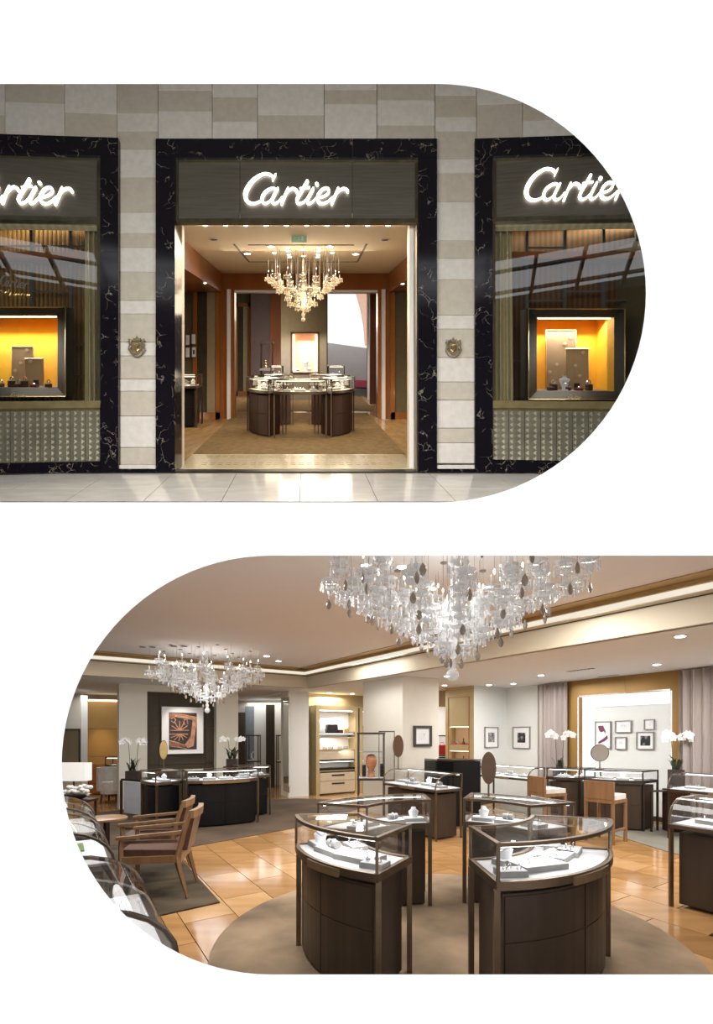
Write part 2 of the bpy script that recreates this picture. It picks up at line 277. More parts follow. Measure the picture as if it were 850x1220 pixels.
# ================================================================== white wall with the two rounded openings
def stadium(x0, x1, y0, y1, r, side, n=48):
    c = (y0+y1)/2; pts = []
    if side == 'R':
        pts = [(x0, y0)] + [(x1-r+r*math.sin(math.pi*i/n), c-r*math.cos(math.pi*i/n)) for i in range(n+1)] + [(x0, y1)]
    else:
        pts = [(x1, y1)] + [(x0+r-r*math.sin(math.pi*i/n), c+r*math.cos(math.pi*i/n)) for i in range(n+1)] + [(x1, y0)]
    return pts
def page_wall():
    y0, y1 = 1.60, 1.614
    up = stadium(-90, 770, 100, 598.5, 249.3, 'R'); lo = stadium(73.5, 940, 662, 1161, 249.5, 'L')
    def w(pts, Y, grow):
        cx = sum(p[0] for p in pts)/len(pts); cy = sum(p[1] for p in pts)/len(pts); out = []
        for px, py in pts:
            v = D(px, py, 1.6); d = Vector((0, 0, (1 if py < cy else -1)*grow))
            ax = 520.7 if pts is up else 323
            if (px-ax)*(1 if pts is up else -1) > 0: d = (v-D(ax, (349.25 if pts is up else 911.5), 1.6)).normalized()*grow
            out.append(Vector((v.x+d.x, Y, v.z+d.z)))
        return out
    m = MB()
    for Y, g in ((y0, 0), (y1, .03)):
        U_, L_ = w(up, Y, g), w(lo, Y, g); WX = 3.6
        def q(x0, z0, x1, z1): m.add([(x0,Y,z0),(x1,Y,z0),(x1,Y,z1),(x0,Y,z1)], [(0,1,2,3)])
        q(-WX, U_[0].z, WX, 10.9); q(-WX, L_[-1].z, WX, U_[-1].z); q(-WX, 0, WX, L_[0].z)
        for i in range(1, len(U_)-2): m.add([U_[i], (WX,Y,U_[i].z), (WX,Y,U_[i+1].z), U_[i+1]], [(0,1,2,3)])
        q(-WX, U_[-1].z, U_[0].x, U_[0].z)
        for i in range(1, len(L_)-2): m.add([L_[i], (-WX,Y,L_[i].z), (-WX,Y,L_[i+1].z), L_[i+1]], [(0,1,2,3)])
        q(L_[0].x, L_[0].z, WX, L_[-1].z)
    for P in (up, lo):
        A_, B_ = w(P, y0, 0), w(P, y1, .03); n = len(A_)
        m.add(A_+B_, [(i, (i+1) % n, n+(i+1) % n, n+i) for i in range(n)])
    m.add([(-3.6,y0,0),(3.6,y0,0),(3.6,y0,10.9),(-3.6,y0,10.9),(-3.6,y1,0),(3.6,y1,0),(3.6,y1,10.9),(-3.6,y1,10.9)], [(0,1,5,4),(1,2,6,5),(2,3,7,6),(3,0,4,7)])
    o = m.build('wall_front', M['page']); struct(o)
    o['label'] = 'white wall with two rounded openings one above the other'
page_wall()

# ================================================================== upper opening: the hall and the storefront
def YF(px): return 6.6-max(0, 141-px)*.001-max(0, px-566)*.001
def pxp(m, poly, out=0.0, th=.05, Y=None):
    vs = [D(x, y, (Y or YF(x))-out) for x, y in poly]
    m.prism(vs, (0, th, 0)); return m
def pxr(m, x0, y0, x1, y1, out=0.0, th=.05, Y=None): return pxp(m, [(x0,y0),(x1,y0),(x1,y1),(x0,y1)], out, th, Y)
def tl(x):   # tilt of the two side shopfronts' horizontals (they stand at a slight angle), as a factor about the eye line
    return 1+max(0, 141-x)*.00013+max(0, x-566)*.00013
def ty(x, y): return 412+(y-412)*tl(x)
def pxt(m, x0, y0, x1, y1, out=0.0, th=.05, Y=None): return pxp(m, [(x0,ty(x0,y0)),(x1,ty(x1,y0)),(x1,ty(x1,y1)),(x0,ty(x0,y1))], out, th, Y)

# unseen hall shell, added dark to keep open sky out of the glass reflections
hall = MB().box(-6.6, 6.2, 1.62, 2.25, 10.75, 10.95).box(-6.6, 6.2, 3.35, 7.6, 10.75, 10.95)
struct(hall.build('ceiling_hall', M['dark_back']))
m = MB().box(-6.7, -6.6, 1.62, 7.6, 2.6, 10.95); struct(m.build('wall_left_hall', M['dark_back']))
m = MB().box(6.2, 6.3, 1.62, 7.6, 2.6, 10.95); struct(m.build('wall_right_hall', M['dark_back']))
m = MB().box(-6.6, -3.6, 1.62, 1.72, 2.3, 10.95).box(3.6, 6.2, 1.62, 1.72, 2.3, 10.95).box(-3.6, 3.6, 1.63, 1.66, 5.0, 10.8); struct(m.build('wall_hall', M['dark_back']))
sk = sroot('window_1', (-.2, 2.8, 10.8)); 
for i in range(15):
    x = -6.4+i*.9; MB().box(x-.03, x+.03, 2.25, 3.35, 10.76, 10.86).build('mullion', M['gridm'], sk)
for y in (2.55, 3.05): MB().box(-6.6, 6.2, y-.02, y+.02, 10.78, 10.83).build('mullion', M['gridm'], sk)
# floor of the hall (raked like the shop behind it)
XF = SHOP
hf = sroot('floor_hall', (0, -1, -.05)); MB().box(-5.2, 4.9, -2.35, .02, -.06, -.012).build('floor_base', M['joint'], hf)
for i in range(12):
    for j in range(3):
        x = -5.05+i*.83+(.0 if j % 2 == 0 else .0); y = -.0-j*.78
        t = MB().box(x+.004, x+.826, y-.776, y-.004-(.10 if j == 0 else 0), -.012, 0); t.build('floor_tile', M['mallfloor'], hf)
XF = IDENT
# wall cladding: stone blocks
sw = sroot('wall_stone', D(360, 165, 6.7))
core = MB(); pxr(core, -90, 60, 820, 166, 0, .3, 6.66); pxr(core, 139, 160, 188, 560, 0, .3, 6.66); pxr(core, 519, 160, 568, 560, 0, .3, 6.66); core.build('backing', M['joint'], sw)
def stones(x0, x1, ys, first):
    L = first
    for a, b in zip(ys, ys[1:]):
        m = MB(); g = .35
        pxt(m, x0+g, a+g, x1-g, b-g, 0, .06); m.build('stone_block', M['stoneL' if L else 'stoneD'], sw); L = not L
stones(-40, 6, [60,90,142,162], False); stones(-90, -40, [60,115,162], True)
stones(6, 77, [70,104,126,162], True); stones(77, 139.5, [60,136,166], True)
stones(139.5, 188.5, [60,135,156.3,178,211.3,253,278,295,324,358,374,407.5,424,451.5,466,495.5,533,554], False)
stones(188.5, 253, [66,107.5,132.5,168], True); stones(253, 307, [70,115.5,145,168], True); stones(307, 386.4, [60,137,168], True)
stones(386.4, 449.3, [66,107,124,168], True); stones(449.3, 518.6, [62,119.5,149,168], False)
stones(518.6, 568, [66,113.5,139.5,156.2,189.6,206,240.5,286.7,308,333,375.5,392,426,455,476.7,510,527.3,552], True)
stones(568, 623, [60,125,168], True); stones(623, 690, [90,146,168], False); stones(690, 820, [80,130,168], True)
for x0, x1, n in ((141.5, 185.5, 'piece'), (521.5, 566, 'piece')):
    m = MB(); pxr(m, x0, 554, x1, 562, .03, .1); m.build('stone_skirting', M['stoneL'], sw)
    m = MB(); pxr(m, x0-.5, 558.5, x1+.5, 562.5, .05, .1); m.build('dark_skirting', M['marble'], sw)
# black marble portals
def portal(label, pieces, loc):
    t = thing('marble_portal', label, 'door frame', loc)
    for p in pieces:
        m = MB(); pxt(m, *p, .06, .085 if p[3] < 190 else .26); m.build('marble_slab', M['marble'], t)
    return t
portal('black veined marble surround framing the central shop doorway', [(185.5,165,300,187.6),(300.3,165,420,187.6),(420.3,165,521,187.6),(185.5,188,208.5,262),(185.5,262.3,208.5,405),(185.5,405.3,208.5,562),(498.5,188,521,262),(498.5,262.3,521,405),(498.5,405.3,521,562)], D(353, 562, 6.6))
portal('black veined marble surround of the shop window cut off by the left edge', [(-95,164,20,186),(20.3,164,141,186),(119.5,186.3,141,300),(119.5,300.3,141,430),(119.5,430.3,141,562),(-95,550,119.2,562)], D(60, 562, 6.5))
portal('black veined marble surround of the shop window right of the doorway', [(566,165,620,186.5),(620.3,165,700,186.5),(700.3,165,815,186.5),(566,187,587.3,262),(566,262.3,587.3,405),(566,405.3,587.3,562),(587.6,547,815,562)], D(640, 562, 6.5))

# lettering drawn as stroked curves
LET = {
 'C': [[(262,112,5),(266,92,12),(254,76,15),(228,66,13),(200,66,14),(165,82,20),(125,113,27),(93,155,33),(73,200,35),(76,240,30),(98,266,20),(132,272,13),(170,260,9),(196,238,7)],[(286,66,7),(272,90,10),(263,114,5)]],
 'a': [[(292,178,7),(270,166,12),(240,174,15),(208,198,20),(190,232,24),(193,260,19),(212,272,12),(240,258,8),(268,226,8),(292,190,8)],[(300,168,16),(278,205,20),(262,240,21),(262,264,17),(278,273,12),(304,258,8),(330,226,7)]],
 'r': [[(372,166,16),(350,215,19),(326,276,19)],[(345,222,7),(374,186,10),(402,168,14),(428,180,20),(434,194,22)]],
 't': [[(506,118,24),(478,166,23),(444,222,22),(432,254,22),(448,274,15),(480,262,8),(508,232,7)],[(452,170,9),(484,162,11),(524,160,9)]],
 'i': [[(548,168,18),(524,212,21),(506,250,22),(514,273,15),(540,262,8),(574,226,7)],[(570,137,24),(575,139,26)]],
 'e': [[(584,232,8),(622,222,10),(654,198,14),(656,174,14),(634,165,14),(604,182,19),(580,218,23),(580,254,22),(604,273,18),(644,262,10),(688,224,7)]],
 'r2': [[(722,166,16),(702,215,19),(676,276,19)],[(696,224,7),(724,188,10),(752,170,14),(778,174,18),(787,188,24)]],
}
def catmull(P, k=5):
    out = []
    for i in range(len(P)-1):
        p0, p1, p2, p3 = P[max(i-1,0)], P[i], P[i+1], P[min(i+2,len(P)-1)]
        for j in range(k):
            t = j/k; out.append(tuple(.5*((2*b)+(-a+c)*t+(2*a-5*b+4*c-d)*t*t+(-a+3*b-3*c+d)*t**3) for a, b, c, d in zip(p0,p1,p2,p3)))
    out.append(tuple(P[-1])); return out
def word(parent, mapf, th, name, material, letters=('C','a','r','t','i','e','r2'), k=5, minw=0):
    for L in letters:
        m = MB()
        for st in LET[L]:
            P = [(x, y, w*.76) for x, y, w in catmull(st, k)]; n = len(P); l, r = [], []
            for i, (x, y, w) in enumerate(P):
                a, b = P[max(i-1,0)], P[min(i+1,n-1)]; dx, dy = b[0]-a[0], b[1]-a[1]; q = math.hypot(dx, dy) or 1
                w = max(w, minw); l.append((x-dy/q*w/2, y+dx/q*w/2)); r.append((x+dy/q*w/2, y-dx/q*w/2))
            A = [mapf(*p) for p in l]; B = [mapf(*p) for p in r]; T = Vector((0, th, 0))
            m.strip(A, B, [v+T for v in B], [v+T for v in A])
            for (x, y, w) in (P[0], P[-1]):
                w = max(w, minw)
                if w >= 10: m.prism([mapf(x+w/2*math.cos(2*math.pi*q/10), y+w/2*math.sin(2*math.pi*q/10)) for q in range(10)], (0, th, 0))
        m.build(name, material, parent)
def signboard(label, x0, x1, y0, y1, seams, lx, ly, sc, loc):
    t = thing('shop_sign', label, 'sign', loc)
    xs = [x0+3.5]+seams+[x1-3.5]
    for a, b in zip(xs, xs[1:]):
        m = MB(); pxt(m, a+.25, y0+3.5, b-.25, y1-2, .01, .02); m.build('sign_panel', M['signmetal'], t)
    for q in ((x0,y0,x1,y0+3.5),(x0,y0+3.5,x0+3.5,y1-2),(x1-3.5,y0+3.5,x1,y1-2),(x0,y1-2,x1,y1+3)):
        m = MB(); pxt(m, *q, .03 if q[1] < y1-2.5 else .012, .04); m.build('frame_bar', M['signframe'], t)
    m = MB(); pxt(m, x0+.5, y0+1, x1-.5, y1-1, -.012, .012); m.build('backing', M['signmetal'], t)
    def mf(x, y):
        X = lx+x*sc; return D(X, ty(X, ly+y*sc), YF(X)-.034)
    word(t, mf, .02, 'letter', M['letter'])
signboard('bronze fascia sign with lit white script over the central doorway', 208.5, 498.5, 188, 262, [286, 420], 280, 195, 1/5.862, D(353, 262, 6.6))
signboard('bronze fascia sign with lit script cut off by the left edge', -95, 119.5, 186.3, 261, [-40], -56.5, 194.5, 1/5.55, D(60, 262, 6.5))
signboard('bronze fascia sign with lit script over the window right of the doorway', 587.5, 815, 187, 261, [], 615, 191, 1/5.66, D(680, 262, 6.5))

# relief plaques on the stone piers
def plaque(label, cx, cy, s):
    t = thing('relief_plaque', label, 'emblem', D(cx, cy+12*s, 6.58))
    m = MB()
    def poly(pts, out=.035, th=.04): pxp(m, [(cx+x*s, cy+y*s) for x, y in pts], out, th)
    poly([(-6,-5),(6,-5),(7,3),(4,9),(0,12),(-4,9),(-7,3)], .03); m.build('shield', M['emblem'], t)
    m = MB(); poly([(-4,-6),(-4.5,-9.5),(-2,-8.5),(0,-12.5),(2,-8.5),(4.5,-9.5),(4,-6)], .045); m.build('crown', M['emblem'], t)
    for g in (-1, 1):
        m = MB(); pts = [(g*9.5,-6.5),(g*6.5,-6),(g*8,-3),(g*7.3,1),(g*9,4),(g*6,8),(g*3,10.5)]
        m.tube([D(cx+x*s, cy+y*s, 6.56) for x, y in pts], [.02,.022,.016,.02,.016,.02,.012], 6); m.build('supporter', M['emblem'], t)
    m = MB(); m.tube([D(cx+x*s, cy+y*s, 6.555) for x, y in ((-3,-2),(-3,4),(0,6),(3,4),(3,-2),(-3,-2))], .008, 5)
    m.tube([D(cx+x*s, cy+y*s, 6.555) for x, y in ((-1,2),(1,-1),(1,4))], .008, 5); m.build('monogram', M['gold'], t)
    m = MB(); m.tube([D(cx+x*s, cy+y*s, 6.56) for x, y in ((-6,9),(-2,12),(2,12),(6,9))], .014, 5); m.build('ribbon', M['emblem'], t)
plaque('bronze crowned shield plaque on the stone pier left of the doorway', 163, 412, 1.0)
plaque('bronze crowned shield plaque on the stone pier right of the doorway', 540.5, 413, .95)

# ------------------------------------------------------------------ shop windows (built in the raked frame)
def U(px, py, Y): d = 6.6+Y; return (( px-365)/F*d, Y, 1.65-(py-412)/F*d)
def ubox(m, x0, y0, x1, y1, Y, dep):      # pixel rectangle at local depth Y, extruded inward by dep
    a, b = U(x0, y0, Y), U(x1, y1, Y); return m.box(a[0], b[0], Y, Y+dep, b[2], a[2])
def shop_window(side):
    global XF
    L = side == 'L'
    x0, x1 = (-95, 119.5) if L else (587.5, 815)
    w = 'cut off by the left edge' if L else 'right of the doorway'
    # glazing and sill
    t = thing('shop_window', 'tall glazed shop window with bronze sill '+w, 'window', D((x0+x1)/2, 480, 6.5))
    m = MB(); pxt(m, x0, 264, x1, 478, -.02, .012); m.build('pane', M['glassr'], t)
    m = MB(); pxt(m, x0, 477, x1, 485.5, .05, .5); m.build('sill', M['sill'], t)
    m = MB(); pxt(m, x0, 265.5, x1, 270.5, -.08, .06); m.build('head_rail', M['silk'], t)
    xs = (115.6, 119.5) if L else (587.5, 590.5)
    m = MB(); pxt(m, xs[0], 264, xs[1], 478, -.0, .06); m.build('jamb', M['signframe'], t)
    if L:      # faint script on the glass
        def mf(x, y): X = -3+x*.0465; return D(X, 323+y*.062+X*.12, YF(X)-.001)
        word(t, mf, .004, 'glass_letter', M['gridm'], k=3)
        for pts in ([(-4,347),(-2,345.5),(0,346.5),(2,346),(3.5,348.5)],[(6,349),(8,347),(9,349),(11,345)],[(11,348),(12.5,350),(13,348)],[(13,349),(11,352)],[(16,352),(17,350),(18.5,351.5),(20,350),(21,352)],[(22,351),(23,350),(24,351.5)],[(25,352),(27,349),(27.5,352)],[(29,352),(30,350)],[(32,352),(33.5,350.5),(32,351),(34,352.3),(35.5,351)]):
            m = MB(); m.tube([D(x, y, YF(x)-.004) for x, y in pts], .0045, 4); m.build('glass_letter', M['gold'], t)
    # clad panel below
    t = thing('clad_plinth', 'grey woven-pattern metal panelling under the shop window '+w, 'panelling', D((x0+x1)/2, 550, 6.5))
    n = 12; wd = (x1-x0)/n
    for i in range(n):
        a, b = x0+i*wd+.3, x0+(i+1)*wd-.3; m = MB(); pxt(m, a, 486, b, 549, .0, .03)
        for r in range(9):        # raised scallops of the woven relief
            yy = 489+r*6.7
            for c in range(2):
                xa = a+c*(b-a)/2; xm = xa+(b-a)/4; xb = xa+(b-a)/2
                m.add([D(xa, ty(xa,yy+3), YF(xa)+.001), D(xm, ty(xm,yy), YF(xm)-.009), D(xb, ty(xb,yy+3), YF(xb)+.001), D(xm, ty(xm,yy+6.4), YF(xm)+.001)], [(0,1,3),(1,2,3)])
        m.build('cladding_panel', M['signmetal2'], t)
    # drape at the side, striped backing, rails
    XF = SHOP
    wa, wb = U(max(x0,-40), 272, .74), U(min(x1,760), 272, .74); lamp('window_lamp', 'AREA', shop((wa[0]+wb[0])/2, .74, wa[2]+.1), 8, (1,.80,.5), wb[0]-wa[0], .12, target=shop((wa[0]+wb[0])/2, .78, wa[2]-2))
    c0, c1 = (101, 116) if L else (590.5, 610)
    m = MB(); top, bot = [], []; nseg = 28
    for i in range(nseg+1):
        f = i/nseg; px = c0+(c1-c0)*f; dy = .05*math.sin(f*math.pi*5); top.append(U(px, 270, .22+dy)); bot.append(U(px+(1.5*math.sin(f*3) if L else 2*f), 479, .22+dy*1.3))
    T = Vector((0, .012, 0)); m.strip(top, bot, [Vector(v)+T for v in bot], [Vector(v)+T for v in top])
    o = m.build('drape', M['silk'], smooth=True); tag(o, 'cream silk drape hanging inside the window '+w, 'curtain')
    m = MB(); a, b = U(x0, 262, .85), U(x1, 500, .85); m.box(a[0]-.3, b[0]+.3, .85, .9, b[2]-.3, a[2]+.4)
    for i in range(40):
        f = i/40; xx = a[0]+(b[0]-a[0])*f
        if L: m.tube([(xx, .85, b[2]), (xx, .85, a[2]+.3)], .03, 6)
    o = m.build('backdrop', M['browncurt' if L else 'brownslat']); tag(o, ('dark brown striped pleated backdrop in the window ' if L else 'dark timber backdrop with grey rails in the window ')+w, 'backdrop')
    t = thing('rail_grid', 'thin grey metal rail grid standing in the window '+w, 'metal grid', U((x0+x1)/2, 478, .6))
    if L: vs = [37, 84]; hs = [(37, 84, 293), (84, 104, 293), (-60, 37, 293), (37, 84, 347), (84, 104, 410), (84, 104, 448)]
    else: vs = [628.5, 674, 720, 760]; hs = [(610,628,310),(628,674,295),(674,720,308),(610,628,349),(628,674,358),(674,720,347),(720,760,358),(720,760,300),(720,760,420),(610,628,430)]
    for x in vs: m = MB(); ubox(m, x-1.6, 271, x+1.6, 479, .6, .04); m.build('upright', M['gridm'], t)
    for a_, b_, y in hs: m = MB(); ubox(m, a_, y-.9, b_, y+.9, .61, .03); m.build('rail', M['gridm'], t)
    # display box
    f0, f1, g0, g1 = (-60, 78, 366, 472.5) if L else (630, 745, 368, 476)
    i0, i1, j0, j1 = (-60, 68.5, 376, 462) if L else (640, 732, 378, 466)
    lbl = 'black framed yellow-lined jewel showcase in the window '+w
    t = thing('window_showcase', lbl, 'showcase', U((f0+f1)/2, g1, .1))
    def frame_piece(q0, q1, q2, q3):
        A = [U(*q, .05) for q in (q0, q1)]; B = [U(*q, .14) for q in (q2, q3)]
        m = MB(); vs = [A[0], A[1], B[0], B[1]]; m.add([*vs, *[(v[0], .3, v[2]) for v in vs]], [(0,1,2,3),(4,7,6,5),(0,4,5,1),(1,5,6,2),(2,6,7,3),(3,7,4,0)]); return m
    fo = [(f0,g0),(f1,g0),(f1,g1),(f0,g1)]; fi = [(i0,j0),(i1,j0),(i1,j1),(i0,j1)]
    for k in range(4):
        k2 = (k+1) % 4; frame_piece(fo[k], fo[k2], fi[k2], fi[k]).build('frame_bar', M['blackframe'], t)
        m = MB(); m.tube([U(*fo[k], .04), U(*fo[k2], .04)], .008, 4); m.build('gold_trim', M['gold'], t)
    a, b = U(i0, j0, .14), U(i1, j1, .14); dp = .55
    m = MB(); m.box(a[0]-.0, b[0], dp, dp+.02, b[2], a[2]); m.build('back_panel', M['yellow'], t)
    m = MB(); m.box(a[0]-.02, a[0], .14, dp, b[2], a[2]); m.build('side_panel', M['yellow'], t)
    m = MB(); m.box(b[0], b[0]+.02, .14, dp, b[2], a[2]); m.build('side_panel', M['yellow'], t)
    m = MB(); m.box(a[0], b[0], .14, dp, a[2], a[2]+.02); m.build('top_panel', M['yellow'], t)
    m = MB(); m.box(a[0], b[0], .14, dp, b[2]-.02, b[2]); m.build('shelf', M['beigep'], t)
    m = MB(); m.box(a[0]+.03, b[0]-.03, .16, .18, a[2]-.025, a[2]-.005); m.build('light_strip', M['ledw'], t)
    zs = b[2]; cxm = (a[0]+b[0])/2
    o = lamp('showcase_lamp', 'AREA', shop(cxm, .30, a[2]-.02), 26, (1,.95,.85), (b[0]-a[0])*.9, .24, target=shop(cxm, .30, zs))
    def nm(x, y):   # small gold script on the frame's lower bar
        X = (11.5 if L else 676)+x*.0215; yy = (466.5 if L else 469.2)+y*.0225; return shop(*U(X, yy, .045))
    xf = XF; XF = IDENT; word(t, nm, .008, 'letter', M['paw'], k=2, minw=18); XF = xf
    # leaning boards with little paw outlines
    boards = [((14,413,39.5),(.42, 462)), ((30,427,51.5),(.36, 462))] if L else [((651,393.5,686.5),(.42, 466)), ((674,415.5,701.5),(.36, 466))]
    paws = ([(32,417.5),(24.5,433),(18,442)], [(36,431)]) if L else ([(680.5,402.5),(673.5,410),(664,434.5),(655.5,443.5)], [(695,420.5),(686,436),(691,448)])
    for k, ((xa, yt, xb), (yy, yb)) in enumerate(boards):
        bt = thing('display_board', ('taller' if k == 0 else 'shorter')+' beige gold-edged board leaning in the yellow showcase '+w, 'display board', U((xa+xb)/2, yb, yy))
        m = MB(); p, q = U(xa, yt, yy), U(xb, yt, yy); m.box(p[0], q[0], yy, yy+.02, zs, p[2]); m.build('board', M['beigep'], bt)
        for e in (((p[0], zs), (p[0], p[2])), ((p[0], p[2]), (q[0], p[2])), ((q[0], p[2]), (q[0], zs))):
            m = MB(); m.tube([(e[0][0], yy-.004, e[0][1]), (e[1][0], yy-.004, e[1][1])], .006, 4); m.build('gold_edge', M['gold'], bt)
        for (x, y) in paws[k]:
            c = Vector(U(x, y, yy-.008)); m = MB()
            for ax, az, rr in ((0,-.004,.012),(-.018,.008,.006),(-.007,.018,.006),(.007,.018,.006),(.018,.008,.006)):
                m.tube([c+Vector((ax+rr*math.cos(q*math.pi/3), 0, az+rr*math.sin(q*math.pi/3))) for q in range(7)], .0042, 3, cap=False)
            m.build('paw_outline', M['paw'], bt)
    # small jewellery stands
    def stand(px, kind, what):
        c = Vector((U(px, 462, .24)[0], .24, zs)); 
        if kind == 'bust':
            st = thing('necklace_bust', what, 'jewellery stand', c); m = MB()
            m.lathe([(.05,0),(.05,.01),(.03,.02),(.045,.06),(.075,.13),(.07,.155),(.028,.175),(.026,.19),(.03,.20)], c, 12, 1, .55); m.build('bust', M['pad'], st, True)
            m = MB(); m.tube([c+Vector((.05*math.sin(q), -.045, .17-.07*math.cos(q*.5)**2)) for q in [x/6*math.pi-math.pi/2 for x in range(7)]], .003, 4); m.build('necklace', M['gem'], st); return
        h = {'tall': .085, 'low': .045, 'box': .04}[kind]
        st = thing('watch_stand' if kind != 'box' else 'ring_box', what, 'jewellery stand' if kind != 'box' else 'jewel box', c)
        if kind == 'box':
            m = MB(); m.box(c.x-.04, c.x+.04, .2, .28, zs, zs+.035); m.build('box_base', M['redl'], st)
            m = MB(); m.box(c.x-.035, c.x+.035, .28, .295, zs+.03, zs+.095); m.build('lid', M['jet'], st)
            m = MB(); m.ball(c+Vector((0,-.01,.045)), .013); m.build('jewel', M['gem'], st)
        else:
            m = MB(); m.box(c.x-.032, c.x+.032, .2, .27, zs, zs+h); m.build('block', M['walnut'], st)
            m = MB(); m.box(c.x-.034, c.x+.034, .198, .272, zs+h, zs+h+.008); m.build('top_plate', M['greypad'], st)
            m = MB(); m.tube([c+Vector((.022*math.cos(q*math.pi/5), 0, h+.03+.024*math.sin(q*math.pi/5))) for q in range(11)], .007, 5, cap=False); m.build('watch', M['gem'], st)
    if L:
        stand(1, 'low', 'watch on a low block at the left end of the left yellow showcase')
        stand(14, 'tall', 'watch on a tall dark block before the beige boards, left window')
        stand(22.5, 'low', 'watch on a low dark block between two taller ones, left window')
        stand(29.5, 'tall', 'watch on a tall narrow block beside the open red box, left window')
        stand(41, 'box', 'open red ring box with a black lid, left window')
        stand(58, 'low', 'watch on a low block nearest the right frame, left window')
    else:
        stand(656, 'low', 'watch on a low block at the left of the right yellow showcase')
        stand(660, 'tall', 'watch on a tall block behind the low one, right window')
        stand(673, 'bust', 'pale necklace bust before the beige boards, right window')
        stand(676, 'low', 'watch on a low block before the pale bust, right window')
        stand(690, 'box', 'open red ring box with a black lid, right window')
        stand(702, 'tall', 'watch on a tall block at the right of the yellow showcase, right window')
    cards = [(50, 'white card beside the open red box, left window')] if L else [(674, 'white card before the pale bust, right window')]
    for px, lb in cards:
        c = U(px, 462, .17); m = MB(); m.box(c[0]-.035, c[0]+.035, .165, .172, zs, zs+.024); tag(m.build('price_card', M['pad']), lb, 'card')
    XF = IDENT
M['paw'] = mat('pale_gold_paint', (.85,.70,.35), rough=.5); M['signmetal2'] = mat('grey_olive_metal', (.20,.185,.13), (.15,.14,.10), .42, .5, scale=5); M['redl'] = mat('dark_red_leather', (.14,.012,.012), rough=.4)
shop_window('L'); shop_window('R')
M['palep'] = mat('pale_olive_panel', (.33,.27,.17), (.30,.245,.15), .4); M['greenp'] = mat('dark_green_panel', (.06,.055,.035), (.05,.045,.03), .15)
# ================================================================== display cases (any plan with a front curve and a back curve)
def arc(c, r, a0, a1, n=12): return [Vector((c[0]+r*math.cos(math.radians(a0+(a1-a0)*i/n)), c[1]+r*math.sin(math.radians(a0+(a1-a0)*i/n)), 0)) for i in range(n+1)]
def bowed(p0, p1, bow, n=10):     # bow to the side facing the viewer
    p0, p1 = Vector((*p0, 0)), Vector((*p1, 0)); d = p1-p0; nn = Vector((d.y, -d.x, 0)).normalized()
    return [p0+d*(i/n)+nn*bow*math.sin(math.pi*i/n) for i in range(n+1)]
def at_curve(c, t):
    t = min(max(t, 0), 1)*(len(c)-1); i = min(int(t), len(c)-2); return c[i].lerp(c[i+1], t-i)
def clen(c): return sum((b-a).length for a, b in zip(c, c[1:]))
def inset(fr, bk, d):
    n = len(fr)-1; f2, b2 = [], []; df, db = d/clen(fr), d/clen(bk)
    for i in range(n+1):
        t = i/n; f = at_curve(fr, df+(1-2*df)*t); b = at_curve(bk, db+(1-2*db)*t); u = (b-f).normalized()
        f2.append(f+u*d); b2.append(b-u*d)
    return f2, b2
def zz(c, z): return [Vector((p.x, p.y, z)) for p in c]
def slab(m, fr, bk, z0, z1): return m.strip(zz(fr, z0), zz(bk, z0), zz(bk, z1), zz(fr, z1))
def ring(m, fr, bk, w, z0, z1):      # band of width w along the whole outline
    f2, b2 = inset(fr, bk, w)
    m.strip(zz(fr, z0), zz(f2, z0), zz(f2, z1), zz(fr, z1)); m.strip(zz(b2, z0), zz(bk, z0), zz(bk, z1), zz(b2, z1))
    for a, b, a2, b2_ in ((fr[0], bk[0], f2[0], b2[0]), (fr[-1], bk[-1], f2[-1], b2[-1])):
        u = (b-a).normalized(); a_, b_ = a+u*w*.0, b-u*w*.0
        m.strip(zz([a_, b_], z0), zz([a_+(a2-a)-u*(a2-a).dot(u), b_+(b2_-b)-u*(b2_-b).dot(u)], z0), zz([a_+(a2-a)-u*(a2-a).dot(u), b_+(b2_-b)-u*(b2_-b).dot(u)], z1), zz([a_, b_], z1))
    return m
